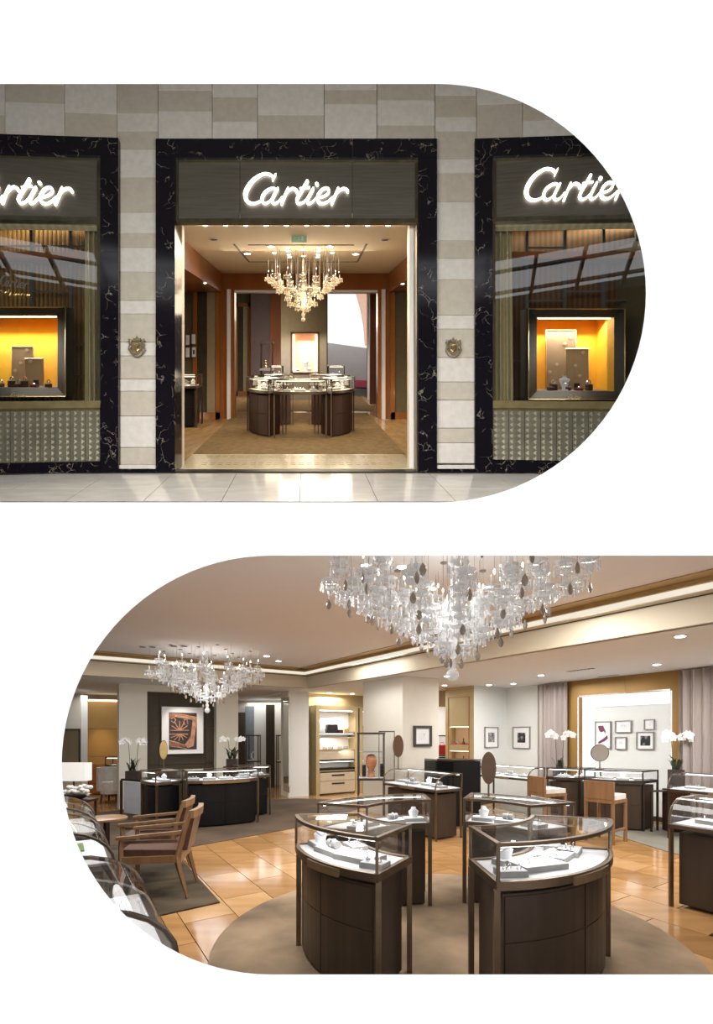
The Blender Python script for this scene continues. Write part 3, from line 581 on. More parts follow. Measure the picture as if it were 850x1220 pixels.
def case(name, label, fr, bk, top=1.0, gh=.215, body='walnut2', frame='bronze', open_legs=False, group=None, panels=3, handle=True, lamp_w=5, led='led', glow=(1,.98,.96), padm='pad', legw=.034, body_z=.03, extra_legs=False, cat='display case'):
    fr = [Vector(p) for p in fr]; bk = [Vector(p) for p in bk]
    c = (at_curve(fr, .5)+at_curve(bk, .5))/2; zd = top-gh; rim = .05
    t = thing(name, label, cat, (c.x, c.y, 0), group)
    # base cabinet
    if not open_legs:
        f2, b2 = inset(fr, bk, .055); m = MB(); slab(m, f2, b2, body_z, zd-rim-.035); m.build('cabinet', M[body], t)
        for k in range(panels):
            a, b = (k+.012)/panels, (k+.988)/panels; n = 6
            p = [at_curve(f2, a+(b-a)*i/n) for i in range(n+1)]; q = [v+(at_curve(fr, .5)-at_curve(bk, .5)).normalized()*.008 for v in p]
            for z0, z1 in ((body_z+.01, .42), (.426, zd-rim-.05)):
                m = MB(); m.strip(zz(q, z0), zz(p, z0), zz(p, z1), zz(q, z1)); m.build('panel', M[body], t)
    for a, b in ((fr[0], bk[0]), (fr[-1], bk[-1])):       # legs and posts
        for p, q in ((a, b), (b, a)):
            w = legw; v = p+(q-p).normalized()*.02+(c-p).normalized()*.012
            m = MB(); m.box(v.x-w/2, v.x+w/2, v.y-w/2, v.y+w/2, 0, zd-rim); m.build('leg', M[frame], t)
            w = .018; v = p+(c-p).normalized()*.014
            m = MB(); m.box(v.x-w/2, v.x+w/2, v.y-w/2, v.y+w/2, zd, top-.02); m.build('post', M[frame], t)
    m = MB(); ring(m, fr, bk, .03, zd-rim, zd); m.build('lower_rim', M[frame], t)
    m = MB(); f2, b2 = inset(fr, bk, .028); slab(m, f2, b2, zd-rim+.01, zd-.012); m.build('deck', M[padm], t)
    m = MB(); ring(m, fr, bk, .028, top-.022, top); m.build('upper_rim', M[frame], t)
    # glazing
    f2, b2 = inset(fr, bk, .010); f3, b3 = inset(fr, bk, .016)
    m = MB(); m.strip(zz(f2, zd), zz(f3, zd), zz(f3, top-.02), zz(f2, top-.02)); m.build('curved_pane', M['glass'], t, True)
    m = MB(); m.strip(zz(b2, zd), zz(b3, zd), zz(b3, top-.02), zz(b2, top-.02)); m.build('back_pane', M['glass'], t, True)
    for i in (0, -1):
        m = MB(); m.strip(zz([f2[i], b2[i]], zd), zz([f3[i], b3[i]], zd), zz([f3[i], b3[i]], top-.02), zz([f2[i], b2[i]], top-.02)); m.build('end_pane', M['glass'], t)
    m = MB(); f4, b4 = inset(fr, bk, .026); slab(m, f4, b4, top-.010, top-.003); m.build('top_pane', M['glass'], t)
    f5, b5 = inset(fr, bk, .040); f6, b6 = inset(fr, bk, .05)
    m = MB(); m.strip(zz(f5, top-.034), zz(f6, top-.034), zz(f6, top-.026), zz(f5, top-.026)); m.build('light_strip', M[led], t)
    if handle:
        a, b = (.36, .64) if handle is True else handle; n = 5; f7 = [at_curve(fr, a+(b-a)*i/n) for i in range(n+1)]; u = (at_curve(fr, .5)-at_curve(bk, .5)).normalized()
        q = [v+u*.012 for v in f7]; m = MB(); m.strip(zz(q, zd-rim-.012), zz(f7, zd-rim-.012), zz(f7, zd-.012), zz(q, zd-.012)); m.build('pull_plate', M['handle'], t)
    if lamp_w:
        u = at_curve(bk, .5)-at_curve(fr, .5); xl = XF(Vector((c.x, c.y, top-.035))); xt = XF(Vector((c.x, c.y, zd)))
        lamp('case_lamp', 'AREA', xl, lamp_w*(.2 if XF is IDENT else .45), glow, min(clen(fr), clen(bk))*.7, u.length*.6, target=xt)
    t['deck_z'] = zd-.012
    return t, c, zd-.012
M['handle'] = mat('satin_brass_plate', (.36,.26,.15), (.30,.21,.12), .35, .7)
def tray(c, z, rz, w, d, label, group, style='rings', h=.034):
    cs, sn = math.cos(rz), math.sin(rz); X = Vector((cs, sn, 0)); Y = Vector((-sn, cs, 0)); c = Vector((c[0], c[1], z))
    t = thing('jewellery_tray', label, 'jewellery tray', c, group)
    m = MB(); m.obox(c+Vector((0,0,h/2+.0005)), X*w/2, Y*d/2, Vector((0,0,h/2))); m.build('tray_base', M['greypad'], t)
    m = MB(); m.obox(c+Vector((0,0,h+.001)), X*(w/2-.006), Y*(d/2-.006), Vector((0,0,.0015))); m.build('cushion', M['pad'], t)
    if style == 'cuff':
        m = MB(); m.tube([c+X*(-w*.22)+Vector((0,0,h+.03)), c+X*(w*.22)+Vector((0,0,h+.03))], .028, 12); m.build('roll', M['greypad'], t, True)
        m = MB(); m.tube([c+Vector((0,0,h+.03))+Y*.031*math.cos(q)+Vector((0,0,.031*math.sin(q))) for q in [k*math.pi/6 for k in range(13)]], .005, 5, cap=False); m.build('bracelet', M['gem'], t)
    elif style == 'neck':
        m = MB(); m.lathe([(.035,0),(.04,.02),(.05,.06),(.025,.08),(.022,.10)], c+Vector((0,0,h)), 10, 1, .6); m.build('neck_form', M['pad'], t, True)
        m = MB(); m.tube([c+Vector((0,0,h+.075))+X*.04*math.cos(q)+Y*.03*math.sin(q)-Vector((0,0,.02*math.cos(q)**2)) for q in [k*math.pi/6 for k in range(13)]], .004, 4, cap=False); m.build('necklace', M['gem'], t)
    else:
        for k in range(3 if w > .14 else 1):
            o = c+X*((k-1)*w*.26 if w > .14 else 0)+Y*(.02*((k % 2)*2-1) if w > .14 else 0)+Vector((0,0,h+.002))
            m = MB(); m.tube([o+X*.012*math.cos(q)+Vector((0,0,.012+.012*math.sin(q))) for q in [j*math.pi/5 for j in range(11)]], .003, 4, cap=False); m.ball(o+Vector((0,0,.028)), .008, n=6, m=4); m.build('ring', M['gem'], t)
            m = MB(); m.ball(o+Y*.022, .006, (1.6,1,.6), 6, 4); m.build('gemstone', M['jet'], t)
    return t
ORD = ['first','second','third','fourth','fifth','sixth','seventh']
KIND = {'rings': 'ring tray', 'cuff': 'rolled-bracelet tray', 'neck': 'neck-form tray'}
def trays_at(items, desc, group):     # items: (point, z, turn, w, d, style); named in the order they are seen
    items = sorted(items, key=lambda it: (lambda v: v.x/v.y)(XF(Vector((it[0][0], it[0][1], it[1])))))
    for i, (p, z, r, w, d, st) in enumerate(items): tray(p, z, r, w, d, ORD[i]+' from the left, a '+KIND[st]+' in the '+desc, group, st)
def trays_on(fr, bk, zd, spec, label, group):
    """spec: (t along the case, s from front to back, width, depth, turn, style)"""
    items = []
    for tt, s, w, d, r, st in spec:
        a, b = at_curve(fr, tt), at_curve(bk, tt); p = a.lerp(b, s); q = at_curve(fr, min(tt+.02, 1))-at_curve(fr, max(tt-.02, 0)); rz = math.atan2(q.y, q.x)+r
        items.append(((p.x, p.y), zd, rz, w, d, st))
    trays_at(items, label, group)

# ================================================================== the shop behind the doorway (raked frame)
XF = SHOP
CE = 3.287
# shell
m = MB(); m.box(-5.2, 5.2, .02, 12.2, -.14, -.02); o = struct(m.build('floor_shop', M['floorU']))
fs = sroot('floor_boards', (0, 3, -.02))
for i in range(20):
    for j in range(4):
        x = -3.4+i*.34; y = .9+j*1.6+(.8 if i % 2 else 0)-.8
        if -1.55 < x < 1.2 and y > 1.1 and y < 5: continue
        m = MB(); m.box(x+.003, x+.337, max(y, .02)+.003, y+1.597, -.02, 0); m.build('plank', M['floorU'], fs)
m = MB(); m.box(-1.95, 1.9, .55, 4.8, CE, CE+.1); m.box(-1.95, 1.9, .0, .55, CE, CE+.1); struct(m.build('ceiling_shop', M['ceilU']))
m = MB(); m.box(-5.2, 5.2, 5.05, 10.45, 3.4, 3.5); struct(m.build('ceiling_back_room', M['ceilU']))
m = MB(); m.box(-4.6, -1.95, .35, 4.8, 2.86, 2.95); struct(m.build('ceiling_left_aisle', M['wood']))
m = MB(); m.box(1.9, 4.6, .35, 4.8, 2.86, 2.95); struct(m.build('ceiling_right_aisle', M['wood']))
# recessed tray outline in the ceiling (built groove)
tr = sroot('ceiling_trim', (0, 2.2, CE))
def upx(px, py, Z):  # point on a horizontal plane of the raked frame
    d = F*(Z-1.65)/(412-py); return ((px-365)/F*d, d-6.6, Z)
for a, b in (((279,291),(297,312)), ((297,312),(426,312)), ((426,312),(437,291)), ((296,292),(422,292))):
    m = MB(); m.bar(upx(*a, CE-.004), upx(*b, CE-.004), .03, .012); m.build('groove', M['joint'], tr)
# entrance threshold
m = MB(); m.box(-1.72, 1.46, .12, 1.02, -.005, .012); o = m.build('threshold_mat', M['mosaic']); tag(o, 'cream patterned stone threshold inside the shop doorway', 'threshold')
bd = thing('threshold_border', 'thin dark patterned border line set in the cream threshold', 'inlay', (0, .55, .012))
for y in (.34, .44, .78, .86):
    for k in range(24):
        x = -1.45+k*.112; m = MB(); m.box(x, x+.07, y, y+.018, .011, .0145); m.build('inlay_dash', M['sill'], bd)
m = MB(); m.box(-1.74, 1.47, -.02, .12, -.005, .006); o = m.build('black_sill_stone', M['black']); tag(o, 'polished black strip at the foot of the shop doorway', 'threshold')
# rugs
m = MB(); P = [U(222, 542, .0)]; 
def rect_rug(label, x0, x1, y0, y1):
    m = MB(); m.box(x0, x1, y0, y1, .001, .014); return tag(m.build('rug', M['rugU']), label, 'rug')
rect_rug('olive rug under the ring of showcases inside the doorway', -1.72, 1.5, 1.06, 5.7)
rect_rug('olive rug in the back room beyond the wooden portal', -1.75, 1.75, 6.15, 9.6)
# door jambs
for sx, x0, x1, lb in ((-1, -1.735, -1.675, 'cream pilaster at the left of the shop doorway'), (1, 1.39, 1.45, 'cream pilaster at the right of the shop doorway')):
    t = thing('door_pilaster', lb, 'pilaster', ((x0+x1)/2, .25, 0))
    m = MB(); m.box(x0, x1, .18, .32, 0, CE); m.build('shaft', M['silk2'], t)
    m = MB(); m.box(x0-.02, x1+.02, -.0, .05, 0, 3.28) if False else m.box(x0-.05 if sx < 0 else x1-.0, x0 if sx < 0 else x1+.05, .0, .16, 0, CE); m.build('bronze_edge', M['signframe'], t)
# side walls: wooden lintels above openings, posts
for sx in (-1, 1):
    xx = -1.9 if sx < 0 else 1.86; nm_ = 'left' if sx < 0 else 'right'
    w = sroot('wall_'+nm_+'_shop', (xx, 2.4, 2.86))
    m = MB(); m.box(min(xx, xx+sx*.12), max(xx, xx+sx*.12), .35, 4.8, 2.855, CE); m.build('lintel', M['wood'], w)
    m = MB(); m.box(min(xx, xx+sx*.12), max(xx, xx+sx*.12), .45, .78, 0, 2.86); m.build('pier', M['silk2'], w)
    m = MB(); m.box(min(xx, xx+sx*.1), max(xx, xx+sx*.1), .3, .45, 0, CE); m.build('pier', M['woodfr'], w)
    # outer wall of the aisle
    m = MB(); ox = sx*4.6; m.box(min(ox, ox+sx*.1), max(ox, ox+sx*.1), .1, 12, 0, 3.1); struct(m.build('wall_'+nm_+'_aisle', M['olive2']))
m = MB(); m.box(-5.2, -2.35, 1.0, 1.05, 0, CE); m.box(2.35, 5.2, 1.0, 1.05, 0, CE); struct(m.build('wall_front_shop', M['white']))
# portal at the back of the front room
t = sroot('wall_portal', (0, 4.85, 0))
m = MB(); m.box(-1.9, 1.9, 4.8, 5.0, 2.9, CE); m.build('header', M['wood'], t)
for sx in (-1, 1):
    for a, b, k in ((1.86, 1.78, 'woodfr'), (1.78, 1.70, 'white'), (1.70, 1.62, 'wood')):
        m = MB(); m.box(min(sx*a, sx*b), max(sx*a, sx*b), 4.8-(.1 if k == 'white' else .02), 5.05, 0, 2.92); m.build('pillar', M[k], t)
m = MB(); m.box(-1.7, 1.7, 4.79, 5.02, 2.86, 2.91); m.build('soffit', M['white'], t)
# framed bronze mirrors at the end of each aisle
def framed_mirror(label, x0, y0, x1, y1, Y, fw=.12, gm='bmirror', curtain=None):
    a, b = U(x0, y0, Y), U(x1, y1, Y); t = thing('framed_mirror', label, 'mirror', ((a[0]+b[0])/2, Y, 0))
    z0 = 0.0
    for q in ((a[0], b[0], a[2]-fw, a[2]), (a[0], b[0], z0, z0+fw*1.3), (a[0], a[0]+fw*.8, z0, a[2]), (b[0]-fw*.8, b[0], z0, a[2])):
        m = MB(); m.box(q[0], q[1], Y, Y+.06, q[2], q[3]); m.build('frame_bar', M['woodfr'], t)
    m = MB(); m.box(a[0]+.02, b[0]-.02, Y+.03, Y+.05, z0+.02, a[2]-.02); m.build('mirror_glass', M[gm], t)
    if x0 < 300:
        m = MB(); m.box(a[0]+(b[0]-a[0])*.52, b[0]-fw*.9, Y+.01, Y+.03, z0+fw*1.3, a[2]-fw); m.build('pale_panel', M['palep'], t)
        m = MB(); m.box(a[0]+fw*.9, a[0]+(b[0]-a[0])*.5, Y+.01, Y+.03, z0+fw*1.3, a[2]-fw); m.build('dark_panel', M['greenp'], t)
    return t
framed_mirror('wood framed bronze mirror at the end of the left aisle', 230, 340, 262, 499, 4.7)
framed_mirror('wood framed bronze mirror at the end of the right aisle', 466, 341, 495.5, 499, 4.7, gm='olive2')
framed_mirror('small wood framed mirror deep in the back room', 280, 361, 299, 470, 10.0)
m = MB(); m.box(-5.2, -2.5, 4.8, 4.9, 0, 2.9); m.box(2.5, 5.2, 4.8, 4.9, 0, 2.9); struct(m.build('wall_aisle_end', M['olive2']))
m = MB(); m.box(-2.1, -1.86, 4.75, 4.9, 0, 2.9); m.box(1.86, 1.95, 4.75, 4.9, 0, 2.9); struct(m.build('wall_portal_sides', M['wood']))
# small pictures and a counter seen past the left pier
for k, (x, y) in enumerate(((223, 405), (230, 404), (223, 420), (230.5, 419.5))):
    a = U(x, y, 4.6); fr_ = thing('small_picture', ['small white framed picture, upper left of four in the left aisle','small white framed picture, upper right of four in the left aisle','small white framed picture, lower left of four in the left aisle','small dark-printed framed picture, lower right of four in the left aisle'][k], 'picture', (a[0], 4.7, a[2]-.12))
    m = MB(); m.box(a[0]-.05, a[0]+.05, 4.66, 4.7, a[2]-.12, a[2]+.12) ; m.build('frame', M['pframe'], fr_)
    m = MB(); m.box(a[0]-.04, a[0]+.04, 4.65, 4.66, a[2]-.105, a[2]+.105); m.build('mount', M['mount'], fr_)
    m = MB(); m.box(a[0]-.018, a[0]+.018, 4.645, 4.65, a[2]-.05, a[2]+.05); m.build('print', M['printd' if k == 3 else 'sketch'], fr_)
fr1, bk1 = bowed((-2.72, 3.5), (-2.2, 3.5), .02), bowed((-2.72, 4.1), (-2.2, 4.1), 0)
t, c, zd = case('display_case', 'dark display case half hidden behind the left pier of the shop', fr1, bk1, top=1.06, body='black', lamp_w=3, panels=1, glow=(1,.85,.6), led='ledw', handle=False)
trays_on(fr1, bk1, zd, [(.3,.5,.16,.12,0,'rings'),(.75,.5,.12,.12,0,'neck')], 'dark case behind the left pier', 'trays behind the left pier')
# ring of showcases in the middle
cc = (-.106, 3.25)
def ring_case(label, c, r0, r1, a0, a1, **k):
    fr = arc(c, r1, a0, a1); bk = arc(c, r0, a0, a1); t, cen, zd = case('display_case', label, fr, bk, **k); return t, fr, bk, zd
kw = dict(top=1.06, gh=.215, body='walnut', lamp_w=4.0, glow=(1,.82,.55), led='ledw', padm='padw', panels=3, handle=False, frame='bronzed', legw=.024)
rg = [('left drum-fronted', 188, 238, False), ('right drum-fronted', 302, 352, False), ('central open-legged', 243, 297, True), ('rear left', 105, 160, False), ('rear right', 20, 75, False)]
for nm_, a0, a1, op in rg:
    lb = {'left drum-fronted':'drum-fronted brown showcase at the left of the ring inside the doorway','right drum-fronted':'drum-fronted brown showcase at the right of the ring inside the doorway','central open-legged':'open-legged glass showcase at the front centre of the ring inside the doorway','rear left':'rear left showcase of the ring inside the doorway','rear right':'rear right showcase of the ring inside the doorway'}[nm_]
    t, fr, bk, zd = ring_case(lb, cc, .58, 1.06, a0, a1, open_legs=op, **kw)
    trays_on(fr, bk, zd, [(.2,.45,.13,.1,.1,'rings'),(.5,.5,.2,.12,0,'neck' if not op else 'rings'),(.8,.45,.13,.1,-.1,'cuff'),(.35,.75,.1,.07,.3,'rings')], {'left drum-fronted':'left drum case of the shop ring','right drum-fronted':'right drum case of the shop ring','central open-legged':'central open-legged case of the shop ring'}.get(nm_, nm_+' case of the shop ring'), 'trays, '+nm_)
# downlights
def dl(px, py, Z, r=.035, nm_='small lit downlight', on=True, rx=1.0):
    p = upx(px, py, Z); t = thing('downlight', nm_, 'ceiling light', (p[0], p[1], Z-.01), None)
    m = MB(); m.lathe([(r*1.35, 0), (r*1.35, .012)], (p[0], p[1], Z-.014), 10); m.build('trim_ring', M['white'], t)
    m = MB(); m.lathe([(r, 0), (r, .004)], (p[0], p[1], Z-.018), 10); m.build('lens', M['spot' if on else 'pframed'], t)
    return t
for k in range(10):
    t = dl(244.7+k*24.2, 267.5, CE, .03, ['leftmost','second','third','fourth','fifth','sixth','seventh','eighth','ninth','rightmost'][k]+' of the ten tiny downlights above the shop doorway'); t['group'] = 'row of ten downlights above the doorway'
for x, y, l in ((295, 301.5, 'double lit spotlight left of the shop chandelier'), (424, 302, 'double lit spotlight right of the shop chandelier'), (323, 293, 'lit spotlight at the front left of the chandelier mount'), (393, 293, 'lit spotlight at the front right of the chandelier mount'), (255, 284.5, 'unlit flush vent at the left of the shop ceiling'), (459, 285, 'unlit flush vent at the right of the shop ceiling')):
    t = dl(x, y, CE, .055, l, 'unlit' not in l)
dl(244.5, 336.5, 2.86, .03, 'warm lit downlight in the left aisle'); dl(480, 337.5, 2.86, .03, 'warm lit downlight in the right aisle'); dl(287.5, 360, 3.39, .03, 'warm lit downlight in the back room')
# exit sign
a = U(356, 289, .9); t = thing('exit_sign', 'pale green emergency exit sign hung from the shop ceiling', 'sign', (a[0], .9, a[2]))
m = MB(); p, q = U(347.5, 277.5, .9), U(365.5, 289, .9); m.box(p[0], q[0], .9, .93, q[2], p[2]); m.build('sign_box', M['exitg'], t)
for k, dx in enumerate((.28, .5, .72)):
    x = p[0]+(q[0]-p[0])*dx; z = (p[2]+q[2])/2; m = MB()
    if k == 1: m.ball((x, .896, z+.03), .009, n=6, m=4); m.tube([(x, .896, z+.02), (x+.01, .896, z-.012), (x-.012, .896, z-.04)], .006, 4); m.tube([(x-.018, .896, z), (x+.02, .896, z+.012)], .004, 4)
    elif k == 0: m.tube([(x+.02, .896, z), (x-.02, .896, z), (x-.008, .896, z+.015)], .005, 4); m.tube([(x-.02, .896, z), (x-.008, .896, z-.015)], .005, 4)
    else: m.box(x-.014, x+.014, .893, .9, z-.04, z+.04)
    m.build('pictogram', M['exitw'], t)
m = MB(); m.box((p[0]+q[0])/2-.006, (p[0]+q[0])/2+.006, .91, .92, p[2], CE); m.build('hanger', M['pframe'], t)
# ------------------------------------------------------------------ back room of the shop
Yb = 8.6
def wallpx(name, x0, x1, Y, m_, th=.12, z1=3.4):
    a, b = U(x0, 400, Y), U(x1, 400, Y); m = MB(); m.box(a[0], b[0], Y, Y+th, 0, z1); return struct(m.build(name, M[m_]))
ow = sroot('wall_olive', (U(363, 400, Yb)[0], Yb, 0))
a, b = U(335, 400, Yb), U(389.5, 400, Yb); n0, n1 = U(348, 397, Yb), U(379, 443.5, Yb)
for q in ((a[0], n0[0], 0, 3.4), (n1[0], b[0], 0, 3.4), (n0[0], n1[0], n0[2], 3.4), (n0[0], n1[0], 0, n1[2])):
    m = MB(); m.box(q[0], q[1], Yb, Yb+.1, q[2], q[3]); m.build('panel', M['olive2'], ow)
m = MB(); m.box(a[0], b[0], Yb+.5, Yb+.55, 0, 3.0); m.build('panel', M['olive2'], ow)
nt_ = thing('lit_niche', 'glowing peach-lined display niche in the olive wall', 'niche', ((n0[0]+n1[0])/2, Yb, n1[2]))
m = MB(); m.box(n0[0], n1[0], Yb+.36, Yb+.38, n1[2], n0[2]); m.build('back_panel', M['niche'], nt_)
for q in ((n0[0], n0[0]+.02, n1[2], n0[2]), (n1[0]-.02, n1[0], n1[2], n0[2]), (n0[0], n1[0], n0[2]-.02, n0[2]), (n0[0], n1[0], n1[2], n1[2]+.02)):
    m = MB(); m.box(q[0], q[1], Yb+.02, Yb+.36, q[2], q[3]); m.build('reveal', M['niche'], nt_)
for q in ((n0[0]-.04, n0[0]), (n1[0], n1[0]+.04)): m = MB(); m.box(q[0], q[1], Yb-.02, Yb+.03, n1[2]-.04, n0[2]+.04); m.build('frame_bar', M['walnut'], nt_)
for z in (n0[2], n1[2]-.04): m = MB(); m.box(n0[0]-.04, n1[0]+.04, Yb-.02, Yb+.03, z, z+.04); m.build('frame_bar', M['walnut'], nt_)
for x in (n0[0]+.05, n1[0]-.05): m = MB(); m.box(x-.01, x+.01, Yb+.33, Yb+.35, n1[2]+.03, n0[2]-.03); m.build('light_strip', M['ledw'], nt_)
lamp('niche_lamp', 'AREA', shop((n0[0]+n1[0])/2, Yb+.12, n0[2]-.04), 7, (1,.82,.66), .5, .12, target=shop((n0[0]+n1[0])/2, Yb+.25, n1[2]))
zs = n1[2]+.021; xm = (n0[0]+n1[0])/2; c = Vector((xm+.0, Yb+.2, zs))
t = thing('necklace_bust', 'white necklace bust in the glowing niche', 'jewellery stand', c); m = MB()
m.lathe([(.07,0),(.07,.02),(.04,.04),(.07,.12),(.13,.30),(.13,.34),(.05,.38),(.045,.42),(.05,.44)], c, 12, 1, .5); m.build('bust', M['pad'], t, True)
m = MB(); m.tube([c+Vector((.09*math.sin(q), -.07, .36-.14*math.cos(q*.5)**2)) for q in [x/6*math.pi-math.pi/2 for x in range(7)]], .006, 4); m.build('necklace', M['jet'], t)
for dx, h, k, l in ((-.22, .09, 'jet', 'small black ring box left of the white bust in the niche'), (.14, .13, 'greypad', 'grey watch block right of the white bust in the niche')):
    p = c+Vector((dx, -.03, 0)); t = thing('ring_box' if k == 'jet' else 'watch_stand', l, 'jewel box' if k == 'jet' else 'jewellery stand', p)
    m = MB(); m.box(p.x-.05, p.x+.05, p.y-.04, p.y+.04, zs, zs+h*.5); m.build('box_base', M[k], t)
    m = MB(); m.box(p.x-.05, p.x+.05, p.y+.03, p.y+.045, zs+h*.5, zs+h) ; m.ball(p+Vector((0,0,h*.7)), .02, n=6, m=4); m.build('jewel', M['gem'], t)
wallpx('wall_mauve', 299, 322, 9.4, 'mauve'); wallpx('wall_timber', 322, 336, 9.2, 'wood2')
wallpx('wall_back_left', 262, 300, 10.3, 'olive2')
m = MB(); m.box(-2.42, -2.3, 5.05, 10.3, 0, 3.4); o = m; struct(m.build('wall_left_back_room', M['olive2']))
m = MB(); m.box(2.2, 2.32, 5.05, 10.6, 0, 3.4); struct(m.build('wall_right_back_room', M['wood2']))
for x0, x1, Y, k, i in ((438.5, 441, 8.8, 'white', 1), (441, 451, 7.6, 'wood2', 2)):
    wallpx('trim_%d' % i, x0, x1, Y, k, .1)
# window to the street: hoarding, curved pink facade
wn = sroot('window_2', (U(414, 400, 10)[0], 10, 0))
a, b = U(389.5, 347, 10), U(438.5, 460, 10)
m = MB(); m.box(a[0], b[0], 10, 10.01, .2, a[2]-.02); m.build('pane', M['glass'], wn)
for q in ((a[0], b[0], a[2]-.04, a[2]+.02), (a[0], a[0]+.03, 0, a[2]), (b[0]-.03, b[0], 0, a[2]), (a[0], b[0], 0, .2)):
    m = MB(); m.box(q[0], q[1], 9.97, 10.04, q[2], q[3]); m.build('window_frame', M['gridm'], wn)
m = MB(); m.box(-3, 3, 10, 10.1, a[2]+.02, 3.4); m.box(-3.2, a[0], 10.35, 10.45, 0, 3.4); struct(m.build('wall_back_shop', M['olive2']))
p = [U(388, 408, 12.5), U(440, 415, 12.5), U(440, 470, 12.5), U(388, 470, 12.5)]
m = MB(); m.prism([Vector(v) for v in p], (0, .08, 0)); ho = tag(m.build('hoarding', M['greyw']), 'grey building hoarding outside the rear shop window', 'hoarding')
p = [U(x, y, 15) for x, y in ((419,330),(426,352),(431,370),(434.5,390),(436,412),(448,412),(448,330))]
m = MB(); m.prism([Vector(v) for v in p], (0, .4, 0)); pk = tag(m.build('pink_facade', M['pink']), 'pink curved-edge building facade seen through the rear shop window', 'building')
p = [U(x, y, 12.2) for x, y in ((424,453),(440,453.5),(440,462),(424,461))]
m = MB(); m.prism([Vector(v) for v in p], (0, .3, 0)); tag(m.build('red_plinth', M['red']), 'low red band at the foot of the grey hoarding', 'barrier')
m = MB(); m.box(-5.2, 5.2, 12.2, 18, -.14, -.02); struct(m.build('ground_street', M['greyw']))
# two small cases and a tower vitrine in the back room
for x0, x1, Y, lb in ((322, 337, 6.3, 'small glass display case behind the ring, left of the olive wall'), (391, 411, 6.3, 'small glass display case behind the ring, under the rear window')):
    a, b = U(x0, 435, Y), U(x1, 435, Y); fr, bk = bowed((a[0], Y), (b[0], Y), .04), bowed((a[0], Y+.45), (b[0], Y+.45), 0)
    t, c, zd = case('display_case', lb, fr, bk, top=1.14, gh=.24, body='walnut', lamp_w=3, glow=(1,.88,.65), led='ledw', handle=False, panels=1, frame='bronzed', padm='padw')
    trays_on(fr, bk, zd, [(.3,.5,.14,.1,.1,'rings'),(.7,.5,.14,.1,-.1,'cuff')], 'small case '+('left of the olive wall' if x0 < 340 else 'under the rear window'), 'trays '+('left of' if x0 < 340 else 'right of')+' the olive wall')
a, b = U(311, 409, 7.6), U(324.5, 450, 7.6)
t = thing('tower_vitrine', 'tall glass vitrine on thin legs before the mauve wall', 'display case', ((a[0]+b[0])/2, 7.6, 0))
for x in (a[0], b[0]):
    for y in (7.6, 7.85): m = MB(); m.box(x-.012, x+.012, y-.012, y+.012, 0, a[2]); m.build('leg', M['bronzed'], t)
m = MB(); m.box(a[0]-.03, b[0]+.03, 7.57, 7.88, a[2], a[2]+.04); m.build('cap', M['bronzed'], t)
m = MB(); m.box(a[0]-.03, b[0]+.03, 7.57, 7.88, b[2]+.2, b[2]+.26); m.build('shelf', M['pad'], t)
m = MB(); m.box(a[0]+.01, b[0]-.01, 7.595, 7.6, b[2]+.26, a[2]); m.build('pane', M['glass'], t)
m = MB(); c = Vector(((a[0]+b[0])/2-.04, 7.72, b[2]+.26)); t2 = thing('figure_stand', 'pale stacked ornament inside the tall vitrine on thin legs', 'ornament', c)
m.ball(c+Vector((0,0,.05)), .05); m.ball(c+Vector((0,0,.14)), .04); m.ball(c+Vector((0,0,.21)), .03); m.build('stacked_balls', M['gold'], t2, True)
XF = IDENT

# ================================================================== lower opening: the showroom
XF = IDENT
Z0, ZH, ZC, ZL = 0.0, 2.70, 3.12, 2.70
def onv(p, q, s): return p+(q-p)*s
def prismz(m, pts, z0, z1):
    m.prism([Vector((p[0], p[1], z0)) for p in pts], (0, 0, z1-z0)); return m
def wall_seg(m, a, b, z0, z1, th=.1, back=True):
    a, b = Vector((a[0], a[1], 0)), Vector((b[0], b[1], 0)); n = Vector((-(b-a).y, (b-a).x, 0)).normalized()*th
    if n.y < 0: n = -n
    return prismz(m, [a, b, b+n, a+n], z0, z1)
# ---- back wall line (through the base of the mirrored column, running along LV)
A0 = G(345, 948)
def bw(px, off=0.0):      # point of the back wall seen at picture column px (off: metres in front of it)
    o = A0-LU*off; k = (px-CX)/F; s = (k*o.y-o.x)/(LV.x-k*LV.y); return o+LV*s
# ---- right-hand wall line
R0 = G(604, 955.0); R0 = Vector((F*1.1/55*(604-CX)/F, F*1.1/55, 0))
def rw(px, off=0.0):
    o = R0-LV*off; k = (px-CX)/F; s = (k*o.y-o.x)/(-LU.x+k*LU.y); return o-LU*s
# ---- fascia line (plane dropping from 3.0 to 2.7)
def fa(px, off=0.0):
    Y = F*1.1/(.169*(px-63)); return Vector(((px-CX)/F*Y, Y, 0))
# ---- floor
m = MB(); m.box(-11, 9, 1.7, 20, -.12, -.016); struct(m.build('floor_base', M['floorjoint']))
fl = sroot('floor', (0, 6, -.016))
rr = random.Random(3); cnt = 0
for i in range(-14, 26):
    for j in range(-16, 20):
        w, l = .44, .88
        s0, t0 = i*w, j*l+(l/2 if i % 2 else 0)
        c = LV*(s0+w/2)+LU*(t0+l/2)
        if c.y < 1.9: continue
        px = CX+c.x/c.y*F; py = CY+EZ/c.y*F
        if not (60 < px < 900 and 936 < py < 1215): continue
        if py-1161 > 0 and (px < 330): continue
        if px < 330 and (px-323)**2+(py-911)**2 > 285**2: continue
        g = .004; q = [LV*(s0+g)+LU*(t0+g), LV*(s0+w-g)+LU*(t0+g), LV*(s0+w-g)+LU*(t0+l-g), LV*(s0+g)+LU*(t0+l-g)]
        m = MB(); prismz(m, q, -.016, 0); m.build('plank', M[rr.choice(['plank','plank','plankb','plankc'])], fl); cnt += 1
print('planks', cnt)
